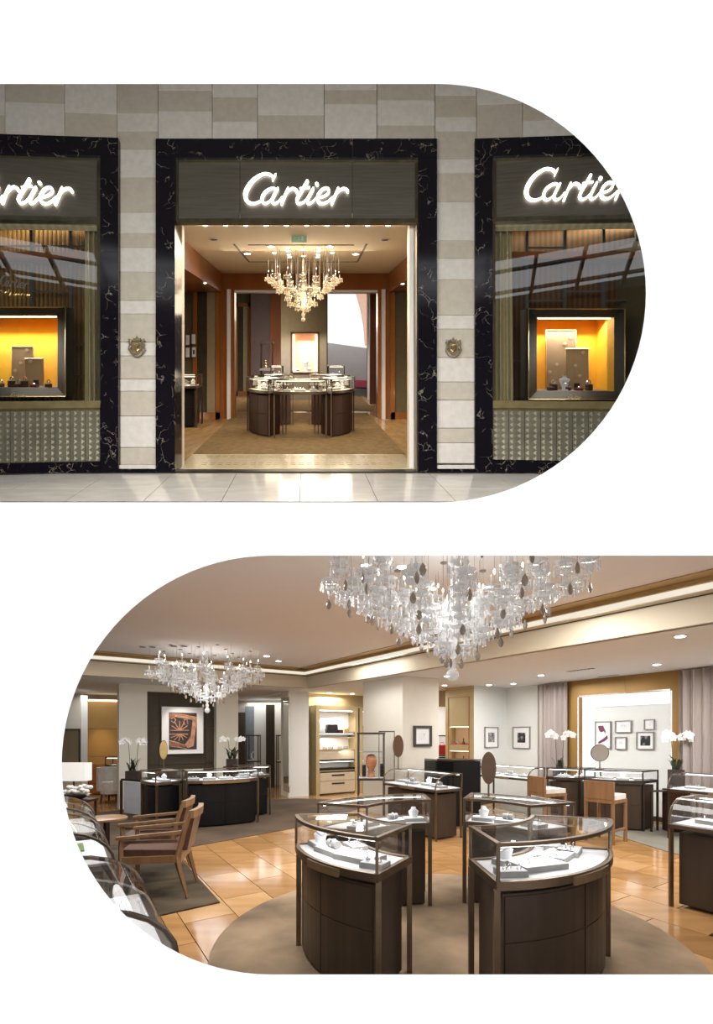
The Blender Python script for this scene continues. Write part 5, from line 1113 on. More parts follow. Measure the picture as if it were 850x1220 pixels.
# five small frames inside the glowing portal
def plum(blob, stroke, board, w, h, z0, z1):
    blob([(.20,.16),(.52,.16),(.66,.36),(.66,.46),(.56,.36),(.36,.40),(.24,.30)], 'plum'); blob([(.20,.76),(.60,.60),(.78,.50),(.80,.62),(.60,.72),(.24,.82)], 'plum'); blob([(.30,.44),(.60,.46),(.72,.54),(.40,.64),(.28,.56)], 'sketch')
for (x0, y0, x1, y1, lb, fk, pk, mw, ex) in ((710, 859.5, 729, 892, 'tall frame with plum sketch in the glowing portal', 'pframe', None, .2, plum), (734, 858.5, 753.5, 873, 'wide frame with two faint sketches, top centre of the portal', 'pframe', 'sketch', .3, None), (768.5, 857, 781, 869.5, 'smallest frame with faint pink sketch, top right of the portal', 'pframe', 'sketch', .36, None), (734, 878, 747.5, 893, 'small square frame with faint sketch, lower centre of the portal', 'pframe', 'sketch', .36, None), (759.5, 872, 780.5, 893, 'square frame with black photograph, lower right of the portal', 'pframe', 'printd2', .22, None)):
    a, b = on_recess(x0), on_recess(x1); c = a.lerp(b, .5); picture(lb, a, b, zof(c, y1), zof(c, y0), nr, fk, pk, mw, .016, ex)
# ---- stools at the counters
def stool(label, c, face):
    c = Vector((c[0], c[1], 0)); f = Vector(face).normalized(); s = Vector((f.y, -f.x, 0)); t = thing('bar_stool', label, 'stool', c)
    def P(x, y, z): return c+s*x+f*y+Vector((0,0,z))
    for x in (-.2, .2):
        for y in (-.2, .2): m = MB(); m.bar(P(x, y, 0), P(x, y, .62 if y > 0 else .60), .04, .04); m.build('leg', M['oak'], t)
    m = MB(); m.obox(P(0,0,.62), s*.22, f*.22, Vector((0,0,.025))); m.build('seat_frame', M['oak'], t)
    m = MB(); m.obox(P(0,.02,.68), s*.205, f*.19, Vector((0,0,.035))); m.build('seat_cushion', M['whiteup'], t)
    m = MB(); m.obox(P(0,-.205,.78), s*.22, f*.02, Vector((0,0,.13))); m.build('backrest', M['oak'], t)
    for x in (-.2, .2): m = MB(); m.bar(P(x,-.2,.2), P(x,.2,.2), .03, .03); m.build('stretcher', M['oak'], t)
    return t
stool('honey wood stool with white seat before the curtain counter', (bp(652, 8.35).x, 8.35), (.75, .25, 0))
stool('honey wood stool with white seat before the portal counter', (bp(722, 7.55).x, 7.55), (.55, .45, 0))
# ---- armchairs
def armchair(label, c, face):
    c = Vector((c[0], c[1], 0)); f = Vector(face).normalized(); s = Vector((-f.y, f.x, 0)); t = thing('armchair', label, 'chair', c)
    def P(x, y, z): return c+s*x+f*y+Vector((0,0,z))
    W = .27
    for x in (-W, W):
        m = MB(); m.tube([P(x,.26,0), P(x,.27,.30), P(x,.27,.60)], [.017,.026,.022], 4); m.build('front_leg', M['oak'], t)
        m = MB(); m.tube([P(x,-.34,0), P(x,-.26,.30), P(x,-.24,.42), P(x,-.30,.66), P(x,-.37,.86)], [.015,.028,.028,.025,.018], 4); m.build('rear_leg', M['oak'], t)
        m = MB(); P0 = [P(x-.03,.31,.60), P(x+.03,.31,.60), P(x+.025,-.28,.645), P(x-.025,-.28,.645)]; m.prism(P0, (0,0,.028)); m.build('armrest', M['oak'], t)
        m = MB(); m.bar(P(x,.27,.40), P(x,-.26,.40), .03, .07); m.build('side_rail', M['oak'], t)
        m = MB(); m.obox(P(x,.0,.575), s*.012, f*.24, Vector((0,0,.014))); m.build('arm_lining', M['leather'], t)
    m = MB(); m.bar(P(-W,.27,.40), P(W,.27,.40), .03, .07); m.build('front_rail', M['oak'], t)
    m = MB(); m.bar(P(-W,-.26,.40), P(W,-.26,.40), .03, .07); m.build('rear_rail', M['oak'], t)
    m = MB(); nx = 6; top, bot = [], []
    for i in range(nx+1):
        x = -W+.02+(2*W-.04)*i/nx; top.append((x, i)); 
    m.prism([P(-.24,.27,.435), P(.24,.27,.435), P(.24,-.24,.415), P(-.24,-.24,.415)], (0,0,.065)); m.build('seat_cushion', M['leather'], t)
    m = MB(); A_ = [P(x, -.26-.03*math.cos(x/W*1.2), .47) for x in [-.22+.44*i/6 for i in range(7)]]; B_ = [P(x, -.32-.04*math.cos(x/W*1.2), .78) for x in [-.22+.44*i/6 for i in range(7)]]
    m.strip(A_, [p-f*.045 for p in A_], [p-f*.045 for p in B_], B_); m.build('backrest', M['leather'], t, True)
    m = MB(); A_ = [P(x, -.325-.05*math.cos(x/W*1.2), .79) for x in [-W-.01+(2*W+.02)*i/8 for i in range(9)]]; m.strip(A_, [p-f*.05 for p in A_], [p-f*.055+Vector((0,0,.075)) for p in A_], [p-f*.005+Vector((0,0,.075)) for p in A_]); m.build('top_rail', M['oak'], t, True)
    return t
armchair('oak armchair with brown leather seat, nearer of the two', (-2.13, 5.08), (-.97, -.16, 0))
armchair('oak armchair with brown leather seat, farther of the two', (-2.46, 5.78), (-.97, -.16, 0))
# ---- black counters at the left back
f_ = bowed((-3.09, 8.50), (-2.00, 9.14), .12, 14); off = Vector((-.5, .86, 0))*.52; b_ = [p+off for p in bowed((-3.09, 8.50), (-2.00, 9.14), 0, 14)]
t, c, zd = case('counter_case', 'long bow-fronted black counter under the large print', f_, b_, top=.985, gh=.17, body='black', frame='bronze', lamp_w=13, panels=2, handle=(.2, .85), glow=(.95,.95,1))
trays_on(f_, b_, zd, [(.12,.5,.22,.14,0,'rings'),(.34,.5,.22,.14,0,'neck'),(.56,.45,.24,.14,0,'rings'),(.8,.5,.22,.14,0,'cuff')], 'long black counter', 'trays in the long black counter')
f_ = bowed((-4.0, 8.80), (-3.52, 8.30), .05); b_ = [p+Vector((.3,.42,0)) for p in bowed((-4.0, 8.80), (-3.52, 8.30), 0)]
t, c, zd = case('counter_case', 'short black glass counter beside the orchid desk at the left', f_, b_, top=.985, gh=.18, body='black', frame='bronze', lamp_w=8, panels=1, handle=False, glow=(.95,.95,1))
trays_on(f_, b_, zd, [(.3,.5,.2,.14,0,'rings'),(.72,.5,.2,.14,0,'neck')], 'black counter beside the desk', 'trays in the short black counter')
f_ = bowed((-2.52, 9.72), (-1.95, 9.98), .04); b_ = [p+Vector((-.25,.45,0)) for p in bowed((-2.52, 9.72), (-1.95, 9.98), 0)]
t, c, zd = case('counter_case', 'short black glass counter behind the right end of the long one', f_, b_, top=.985, gh=.18, body='black', frame='bronze', lamp_w=8, panels=1, handle=False, glow=(.95,.95,1))
trays_on(f_, b_, zd, [(.3,.5,.2,.14,0,'rings'),(.72,.5,.2,.14,0,'rings')], 'black counter behind the long one', 'trays in the rear black counter')
# desk with pale marble front, a reflection put into its pale colour
c = bp(157, 9.7); t = thing('marble_desk', 'dark desk with a pale marble front panel under the orchid', 'desk', c)
A, B = bp(144, 9.85), bp(171, 9.45)
m = MB(); wall_seg(m, A, B, .70, .735, .5); m.build('desktop', M['black'], t)
for p in (A, B): m = MB(); m.box(p.x-.02, p.x+.02, p.y, p.y+.04, 0, .70); m.build('leg', M['bronzed'], t)
m = MB(); wall_seg(m, A.lerp(B, .14), A.lerp(B, .98), .08, .68, .03); m.build('front_panel', M['whitemarble'], t)
# ---- orchids
def orchid(label, c, h, w, k='planter', ph=.16, n=2, sd=1, bloom=.035):
    rn = random.Random(sd); c = Vector(c); t = thing('orchid', label, 'plant', c)
    m = MB(); m.box(c.x-w, c.x+w, c.y-w*.7, c.y+w*.7, c.z, c.z+ph); m.build('planter', M[k], t)
    for i in range(6*n):
        a = rn.uniform(0, 6.28); l = rn.uniform(.12, .24); d = Vector((math.cos(a), math.sin(a), 0)); p = c+Vector((rn.uniform(-w*.6, w*.6), 0, ph)); s_ = Vector((-d.y, d.x, 0))*.02
        m = MB(); m.add([p-s_, p+s_, p+d*l*.3+s_*1.3+Vector((0,0,l*.8)), p+d*l*.3-s_*1.3+Vector((0,0,l*.8)), p+d*l*.62+Vector((0,0,l*1.1)), p+Vector((0,0,-.01))], [(0,1,2,3),(3,2,4),(0,5,1)]); m.build('leaf', M['leaf'], t)
    for k_ in range(n):
        x = (k_-(n-1)/2)*w*1.1; p = c+Vector((x, 0, ph)); dr = rn.choice((-1, 1)) if n == 1 else (-1, 1)[k_ % 2]
        pts = [p, p+Vector((.01*dr,0,(h-ph)*.5)), p+Vector((.03*dr,0,(h-ph)*.85)), p+Vector((.09*dr,-.02,(h-ph)*.97)), p+Vector((.17*dr,-.03,(h-ph)*.85))]
        m = MB(); m.tube(pts, .005, 4); m.build('stem', M['stem'], t)
        for q in range(6):
            b = pts[2].lerp(pts[4], q/5)+Vector((rn.uniform(-.02,.02), rn.uniform(-.03,.03), rn.uniform(-.03,.04)+(.03 if 0 < q < 5 else 0)))
            m = MB()
            for j in range(5):
                an = j*2*math.pi/5+.3; r = bloom; d = Vector((math.cos(an), -.25, math.sin(an))); s_ = Vector((-math.sin(an), 0, math.cos(an)))*r*.55
                m.add([b, b+d*r*.7+s_, b+d*r*1.25, b+d*r*.7-s_, b+Vector((0,-.006,0))+d*r*.6], [(0,1,4),(1,2,4),(2,3,4),(3,0,4)])
            m.ball(b+Vector((0,-.01,0)), bloom*.2, n=6, m=4); m.build('blossom', M['petal'], t)
    return t
def oz(px, py, Y, z): p = bp(px, Y); return (p.x, p.y, z)
orchid('white orchid in a brown box planter on the marble-front desk', oz(159, 0, 9.75, .735), .78, .12, n=2, sd=2, bloom=.05)
orchid('white orchid in a dark planter behind the long black counter', oz(277, 0, 10.6, .93), .62, .11, n=2, sd=5, bloom=.045)
orchid('white orchid on the curtain counter before the grey curtain', oz(667, 0, 9.55, .70), .98, .1, n=2, sd=7, bloom=.055, ph=.25)
orchid('white orchid arching before the curtain at the far right-edge case', oz(806, 0, 8.3, .70), .95, .1, n=2, sd=9, bloom=.06, ph=.32)
for px, Y, z, lb in ((277, 10.6, .93, 'dark plinth under the orchid behind the long black counter'), (667, 9.55, .70, 'brown plinth under the orchid by the left curtain'), (806, 8.3, .70, 'brown plinth under the orchid by the right curtain')):
    p = bp(px, Y); m = MB(); m.box(p.x-.16, p.x+.16, p.y-.12, p.y+.12, 0, z); m2 = m.build('plinth', M['walnut']); tag(m2, lb, 'plinth')
# ---- tall glass vitrine with the orange head, open shelves behind
def vitrine(label, p, wx, dy, z0, z1, k='bronzed', shelf=None):
    p = Vector((p[0], p[1], 0)); t = thing('tall_vitrine', label, 'display case', p+Vector((wx/2, dy/2, 0)))
    for x in (0, wx):
        for y in (0, dy): m = MB(); m.box(p.x+x-.013, p.x+x+.013, p.y+y-.013, p.y+y+.013, 0, z1); m.build('leg', M[k], t)
    m = MB(); m.box(p.x-.02, p.x+wx+.02, p.y-.02, p.y+dy+.02, z1, z1+.035); m.build('cap', M[k], t)
    m = MB(); m.box(p.x-.02, p.x+wx+.02, p.y-.02, p.y+dy+.02, z0-.05, z0-.01); m.build('lower_rim', M[k], t)
    m = MB(); m.box(p.x, p.x+wx, p.y, p.y+dy, z0-.01, z0); m.build('deck', M['pad'], t)
    for s_ in (shelf or []): m = MB(); m.box(p.x+.01, p.x+wx-.01, p.y+.01, p.y+dy-.01, s_, s_+.012); m.build('glass_shelf', M['pframe'], t)
    m = MB(); m.box(p.x, p.x+wx, p.y-.004, p.y, z0, z1); m.build('pane', M['glass'], t)
    m = MB(); m.box(p.x-.004, p.x, p.y, p.y+dy, z0, z1); m.build('pane', M['glass'], t)
    m = MB(); m.box(p.x+wx, p.x+wx+.004, p.y, p.y+dy, z0, z1); m.build('pane', M['glass'], t)
    return t
p = bp(427, 8.95); vitrine('tall glass vitrine holding the orange head bust', p, .46, .35, .83, 1.60, shelf=[1.28])
m = MB(); a = bp(451.5, 8.92) 
t = thing('vitrine_door', 'open framed glass door of the tall vitrine', 'glass door', (a.x+.1, a.y, .78))
m = MB(); m.box(a.x, a.x+.012, a.y, a.y+.02, .78, 1.66); m.box(a.x+.27, a.x+.284, a.y, a.y+.02, .78, 1.66); m.box(a.x, a.x+.284, a.y, a.y+.02, 1.64, 1.66); m.box(a.x, a.x+.284, a.y, a.y+.02, .78, .80); m.build('door_frame', M['bronzed'], t)
m = MB(); m.box(a.x+.012, a.x+.27, a.y+.006, a.y+.012, .80, 1.64); m.build('pane', M['glass'], t)
# orange head: neck, skull, face profile
hc = bp(442.5, 9.12); hc.z = .83; t = thing('head_bust', 'orange display head bust inside the tall vitrine', 'bust', hc)
m = MB(); rr_ = [(.075,0),(.08,.01),(.06,.04),(.05,.10),(.055,.15),(.08,.19),(.098,.25),(.102,.30),(.09,.36),(.06,.40),(.015,.415)]
m.lathe(rr_, hc, 16, 1.0, .85); m.ball(hc+Vector((-.075,-.045,.255)), .02, (1,1,1.4), 8, 5); m.ball(hc+Vector((-.06,-.055,.215)), .025, (1.2,.8,.5), 8, 5); m.ball(hc+Vector((.03,-.085,.27)), .018, (.5,1,1.3), 8, 5); m.build('head', M['terracotta'], t, True)
m = MB(); m.tube([hc+Vector((.07*math.cos(q), .06*math.sin(q), .10)) for q in [i*math.pi/6 for i in range(13)]], .008, 5, cap=False); m.build('necklace', M['gem'], t)
for px, w_, h_, lb in ((434, .07, .22, 'dark ring display block left of the orange head'), (455, .06, .24, 'black jewellery block right of the orange head')):
    q = bp(px, 9.18); m = MB(); m.box(q.x-w_/2, q.x+w_/2, q.y-.03, q.y+.03, .83, .83+h_); tag(m.build('display_block', M['jet']), lb, 'jewellery stand')
# vitrines in the room beyond the back wall
for px, Y, wx, lb, ob in ((294, 14.9, .34, 'slim tall vitrine with a white crescent stand beyond the back wall', 1), (329.5, 14.6, .3, 'slim tall vitrine beside the mirrored column, beyond the back wall', 2)):
    p = bp(px, Y); vitrine(lb, p, wx, .3, .83, 1.55)
    q = p+Vector((wx/2, .15, .83)); t = thing('necklace_stand', ['white crescent jewellery stand in the slim vitrine','white pointed jewellery stand in the vitrine beside the mirrored column'][ob-1], 'jewellery stand', q)
    m = MB(); m.tube([q+Vector((.02,0,0)), q+Vector((-.06,0,.08)), q+Vector((-.06,0,.2)), q+Vector((.04,0,.28))], [.02,.03,.03,.01], 6); m.build('crescent', M['pad'], t, True); m = MB(); m.lathe([(.05,0),(.05,.01)], q, 10); m.build('foot', M['pad'], t)
# ---- shelf cabinets along the back wall
def shelf_cab(label, px0, px1, ytop, off, bags):
    a, b = bw(px0, off), bw(px1, off); e = (b-a).normalized(); n = LU; w = (b-a).length; H = EZ+(CY-ytop)/F*a.y; dpt = off-.02
    t = thing('shelf_cabinet', label, 'cabinet', (a+b)/2)
    def blk(name, x0, x1, z0, z1, k, y0=0.0, y1=None):
        y1 = dpt if y1 is None else y1; m = MB(); prismz(m, [a+e*x0+n*y0, a+e*x1+n*y0, a+e*x1+n*y1, a+e*x0+n*y1], z0, z1); return m.build(name, M[k], t)
    s = .1
    blk('side_board', 0, s, 0, H, 'goldp'); blk('side_board', w-s, w, 0, H, 'goldp'); blk('top_board', s, w-s, H-.12, H, 'goldp')
    blk('back_board', s, w-s, 0, H-.12, 'shelfback', dpt-.03)
    for z in (1.62, 1.50, 1.18, .88, .62): blk('shelf', s, w-s, z, z+.025, 'bronzed' if z in (1.62,.88) else 'goldp', .02)
    blk('light_strip', s+.03, w-s-.03, H-.14, H-.125, 'led', .1, .14); blk('light_strip', s+.03, w-s-.03, 1.605, 1.62, 'led', .06, .09); blk('light_strip', s+.03, w-s-.03, .865, .88, 'led', .06, .09)
    blk('mid_panel', s, w-s, .93, 1.18, 'drawer', .05)
    blk('dark_tray', s, w-s, .64, .70, 'black', .02)
    for z0, z1 in ((.04, .36), (.37, .58)):
        d = blk('drawer', s+.01, w-s-.01, z0, z1, 'drawer', .0, .2); m = MB(); prismz(m, [a+e*(w*.36)-n*.012, a+e*(w*.66)-n*.012, a+e*(w*.66), a+e*(w*.36)], z1-.09, z1-.05); m.build('handle', M['bronzed'], d)
    return a, e, n, w, H
M['shelfback'] = mat('lit_shelf_back', (.80,.76,.70), (.78,.74,.68), .7)
lamp('shelf_lamp', 'AREA', bw(402, .3)+Vector((0,0,2.02)), 7, (1,.95,.9), .9, .15, target=bw(402, .2)+Vector((0,0,1.6))); lamp('shelf_lamp', 'AREA', bw(402, .3)+Vector((0,0,1.48)), 4, (1,.97,.95), .9, .15, target=bw(402, .2)+Vector((0,0,1.2))); lamp('shelf_lamp', 'AREA', bw(402, .3)+Vector((0,0,1.16)), 2, (1,.97,.95), .9, .15, target=bw(402, .2)+Vector((0,0,.9)))
a, e, n, w, H = shelf_cab('tall gold shelf cabinet with lit shelves and two drawers', 377, 427, 840, .42, 1)
def bag(label, c, w, h, k='bag', d=.12):
    t = thing('handbag', label, 'handbag', c); c = Vector(c); m = MB(); P = [c-e*w/2, c+e*w/2, c+e*w*.42+Vector((0,0,h)), c-e*w*.42+Vector((0,0,h))]; m.prism(P, n*d); m.build('bag_body', M[k], t)
    m = MB(); m.prism([c-e*w*.46-n*.008+Vector((0,0,h*.45)), c+e*w*.46-n*.008+Vector((0,0,h*.45)), c+e*w*.42-n*.008+Vector((0,0,h*1.01)), c-e*w*.42-n*.008+Vector((0,0,h*1.01))], n*.01); m.build('flap', M[k], t)
    m = MB(); m.tube([c+n*d/2-e*w*.25+Vector((0,0,h)), c+n*d/2-e*w*.18+Vector((0,0,h*1.28)), c+n*d/2+e*w*.18+Vector((0,0,h*1.28)), c+n*d/2+e*w*.25+Vector((0,0,h))], .008, 5); m.build('handle', M[k], t)
bag('black structured handbag on the top shelf of the gold cabinet', a+e*w*.42+n*.1+Vector((0,0,1.645)), .36, .22)
for k, (x, w_, h_, kk, lb) in enumerate(((.60,.14,.08,'walnut','small brown box beside the black handbag'),(.72,.05,.09,'gold','small gold ornament beside the brown box'),(.78,.05,.12,'gold','taller gold ornament near the end of the top shelf'))):
    c = a+e*w*x+n*.1+Vector((0,0,1.645)); m = MB(); m.obox(c+Vector((0,0,h_/2)), e*w_/2, n*.04, Vector((0,0,h_/2))); tag(m.build('small_box' if k == 0 else 'ornament', M[kk]), lb, 'box' if k == 0 else 'ornament')
for k, (x, z, kk, lb) in enumerate(((.24,1.205,'gem','small pale sunglasses stand at the left of the middle shelf'),(.38,1.205,'jet','black sunglasses on the middle shelf of the gold cabinet'),(.60,1.205,'plum','plum sunglasses on the middle shelf'),(.74,1.205,'jet','dark sunglasses at the end of the middle shelf'))):
    c = a+e*w*x+n*.12+Vector((0,0,z)); t = thing('sunglasses', lb, 'sunglasses', c)
    for s_ in (-1, 1): m = MB(); m.tube([c+e*(.04*s_)+Vector((0,0,.04))+e*.03*math.cos(q)+Vector((0,0,.022*math.sin(q))) for q in [i*math.pi/4 for i in range(9)]], .008, 4, cap=False); m.build('lens', M[kk], t)
    m = MB(); m.obox(c+Vector((0,0,.006)), e*.07, n*.04, Vector((0,0,.006))); m.build('stand', M['gem'], t)
a, e, n, w, H = shelf_cab('second gold shelf cabinet half hidden behind the tall vitrine', 429, 462, 842, .42, 1)
bag('black flat handbag on the top shelf of the second gold cabinet', a+e*w*.33+n*.1+Vector((0,0,1.645)), .34, .2)
# ---- gold display panel with niches near the white corner
e = (g1-g0).normalized(); n = Vector((e.y, -e.x, 0)); w = (g1-g0).length
t = thing('niche_panel', 'gold panel with two shelves of red boxes beside the white corner', 'display cabinet', (g0+g1)/2)
def gb(name, x0, x1, z0, z1, k, y0=0, y1=.1):
    m = MB(); prismz(m, [g0+e*x0-n*y0, g0+e*x1-n*y0, g0+e*x1-n*y1, g0+e*x0-n*y1], z0, z1); return m.build(name, M[k], t)
for q in ((0, .10, 0, 2.7), (w-.14, w, 0, 2.7), (.10, w-.14, 1.78, 2.7), (.10, w-.14, 0, .95), (.10, w-.14, 1.22, 1.36)): gb('gold_board', *q, 'goldp', 0, .3)
gb('back_board', .1, w-.14, .9, 1.8, 'niche2', .26, .3)
for z in (1.765, 1.21): gb('light_strip', .12, w-.16, z, z+.012, 'ledw', .03, .06)
for z in (2.45,): gb('trim_line', .08, w-.12, z, z+.012, 'wood', -.01, .0)
gb('trim_line', .085, .1, .95, 2.45, 'wood', -.01, 0); gb('trim_line', w-.14, w-.125, .95, 2.45, 'wood', -.01, 0)
for z, nm_ in ((1.36, 'upper'), (.95, 'lower')):
    for k in range(3):
        c = g0+e*(.18+k*(w-.42)/2+.03)-n*.06+Vector((0,0,z)); m = MB(); m.obox(c+Vector((0,0,.02)), e*.05, n*.04, Vector((0,0,.02))); tag(m.build('red_box', M['redbag2']), ['leftmost','middle','rightmost'][k]+' small red box on the '+nm_+' niche shelf of the gold panel', 'jewel box')
        c = c-n*.1; m = MB(); m.lathe([(.03,0),(.035,.05),(.012,.08),(.014,.12+.03*(k % 2))], c, 8); tag(m.build('perfume_bottle', M['gemc' if k != 1 else 'leaf']), ['leftmost','middle','rightmost'][k]+' small bottle at the back of the '+nm_+' niche shelf', 'bottle')
c = g0+e*(w*.72)-n*.2+Vector((0,0,1.52)); m = MB(); m.obox(c+Vector((0,0,.1)), e*.06, n*.01, Vector((0,0,.1))); tag(m.build('display_card', M['leaf']), 'dark framed card above the bottles in the upper gold niche', 'card')
# red bag on the sliver of shelf beside the column
s0 = bp(527, 12.6); t = thing('side_shelf', 'lit sliver of shelving between the middle column and the gold panel', 'shelf', s0)
m = MB(); m.box(s0.x-.25, s0.x+.2, s0.y+.3, s0.y+.34, 0, 2.3); m.build('back_board', M['lit2'], t)
for z in (1.55, 1.05, 1.0, .6): m = MB(); m.box(s0.x-.25, s0.x+.2, s0.y, s0.y+.3, z, z+.03); m.build('shelf', M['bronzed'], t)
m = MB(); m.box(s0.x-.3, s0.x+.25, s0.y, s0.y+.3, 2.3, 2.7); m.build('top_board', M['goldp'], t)
e2, n2 = e, n; e, n = Vector((1,0,0)), Vector((0,1,0)); bag('red handbag on the shelf beside the middle column', s0+Vector((.02,.06,1.09)), .2, .24, 'redbag')
# ---- far left room: white lamp, flowers, armchair, small counter
c = bp(88, 9.6); t = thing('shade_lamp', 'wide white rectangular lampshade at the far left', 'lamp', c)
m = MB(); m.box(c.x-.32, c.x+.28, c.y-.12, c.y+.12, .72, 1.06); m.build('lamp_shade', M['shade'], t); m = MB(); m.lathe([(.08,0),(.08,.02),(.015,.03),(.015,.74)], c, 10); m.build('pole', M['bronzed'], t)
c = bp(88, 8.4); t = thing('flower_table', 'low dark table carrying the mass of white flowers', 'table', c)
m = MB(); m.box(c.x-.34, c.x+.3, c.y-.2, c.y+.2, .48, .52); m.build('tabletop', M['bronzed'], t)
for dx in (-.32, .27):
    for dy in (-.17, .17): m = MB(); m.box(c.x+dx-.015, c.x+dx+.015, c.y+dy-.015, c.y+dy+.015, 0, .48); m.build('leg', M['bronzed'], t)
t = thing('flower_bowl', 'low bowl heaped with white flowers at the far left', 'flowers', c+Vector((0,0,.52)))
m = MB(); m.lathe([(.12,0),(.24,.06),(.26,.09)], c+Vector((0,0,.52)), 14, 1.1, .7); m.build('bowl', M['planter'], t); rn = random.Random(4)
for k in range(34): m = MB(); q = c+Vector((rn.uniform(-.27,.27), rn.uniform(-.14,.14), .63+rn.uniform(-.02,.11))); m.ball(q, .045, (1,1,.75), 6, 4); m.build('blossom', M['petal'], t)
c = bp(134, 12.0); t = thing('tub_armchair', 'rounded white tub armchair in the far-left room', 'chair', c)
A_ = arc((c.x, c.y), .34, -60, 240, 16); B_ = arc((c.x, c.y), .27, -60, 240, 16)
m = MB(); m.strip(zz(A_, .28), zz(B_, .28), zz(B_, .82), zz(A_, .82)); m.build('backrest', M['whiteup'], t, True); m = MB(); m.lathe([(.26,.2),(.27,.45),(.25,.48)], c, 18); m.build('seat', M['whiteup'], t, True)
for dx, dy in ((-.18,-.18), (.18,-.18), (-.18,.18), (.18,.18)): m = MB(); m.tube([c+Vector((dx,dy,0)), c+Vector((dx*.9,dy*.9,.24))], .018, 6); m.build('leg', M['walnut'], t)
A, B = bp(125, 12.9), bp(142, 12.9); f_ = bowed(A.to_tuple()[:2], B.to_tuple()[:2], .02); b_ = [p+Vector((0,.4,0)) for p in f_]
t, c, zd = case('counter_case', 'small dark glass counter behind the white tub armchair', f_, b_, top=1.02, gh=.2, body='walnut', frame='bronzed', lamp_w=5, panels=1, handle=False)
t = thing('wall_mirror', 'dark reflecting display at the far left edge of the showroom', 'mirror', bp(86, 13.1))
a_, b_ = bp(70, 13.2), bp(96, 13.2); m = MB(); wall_seg(m, a_, b_, .8, 1.75, .04); m.build('frame', M['pframed'], t); m = MB(); wall_seg(m, a_+Vector((.04,-.02,0)), b_+Vector((-.04,-.02,0)), .85, 1.70, .02); m.build('mirror_glass', M['bmirror'], t)
# ---- ceiling fittings of the showroom
def spot(px, py, z, label, on=True, r=.05, twin=False, n=Vector((1,0,0))):
    Y = F*(z-EZ)/(CY-py); c = Vector(((px-CX)/F*Y, Y, z)); t = thing('ceiling_spotlight', label, 'ceiling light', c-Vector((0,0,.012)))
    for k in ((-1, 1) if twin else (0,)):
        q = c+n*k*r*1.6-Vector((0,0,.012)); m = MB(); m.lathe([(r*1.3, 0), (r*1.3, .012)], q, 14); m.build('trim_ring', M['white'], t)
        m = MB(); m.lathe([(r*.95, -.006), (r*.95, 0)], q, 14); m.build('lens', M['spot' if on else 'pframed'], t)
for x, y, z, l, on, tw in ((176, 770, ZC, 'unlit twin spotlight at the left of the rosy ceiling', False, True), (213, 769, ZC, 'unlit twin spotlight before the small chandelier', False, True), (162, 782, ZC, 'lit spotlight at the far left of the rosy ceiling', True, False), (186, 788, ZC, 'faint lit spotlight just behind the far left one', True, False), (318, 781, ZC, 'lit spotlight right of the small chandelier', True, False), (332, 787, ZC, 'second lit spotlight right of the small chandelier, nearer the corner', True, False),
    (811, 757, ZL, 'bright lit spotlight at the right of the low ceiling', True, False), (783, 791, ZL, 'lit spotlight above the gold portal', True, False), (645, 804, ZL, 'lit spotlight above the left curtain', True, False), (612, 814, ZL, 'lit spotlight above the white corner', True, False), (583, 815.5, ZL, 'faint lit spotlight beside the white corner', True, False), (530, 816, ZL, 'lit spotlight beside the middle column', True, False), (533, 805, ZL, 'lit spotlight in front of the gold niche panel', True, False), (393, 825, ZL, 'lit spotlight over the shelf cabinet', True, False), (420, 826, ZL, 'lit spotlight over the second shelf cabinet', True, False),
    (695, 829, 2.6, '', True, False)):
    if l: spot(x, y, z, l, on, .055, tw)
def grille(px, py, z, label, w=.5, d=.08, n=7):
    Y = F*(z-EZ)/(CY-py); c = Vector(((px-CX)/F*Y, Y, z)); t = thing('air_grille', label, 'vent', c-Vector((0,0,.01)))
    m = MB(); m.obox(c-Vector((0,0,.004)), -LU*w/2, LV*d/2, Vector((0,0,.004))); m.build('backing', M['pframe'], t)
    for k in range(n): m = MB(); m.obox(c-LU*(w*((k+.5)/n-.5))-Vector((0,0,.012)), -LU*w/n*.2, LV*d/2, Vector((0,0,.004))); m.build('slat', M['white'], t)
grille(692, 798, ZL, 'slim slotted air grille in the low ceiling'); grille(725, 805, ZL, 'small pale grille just above the gold portal', .4, .06)
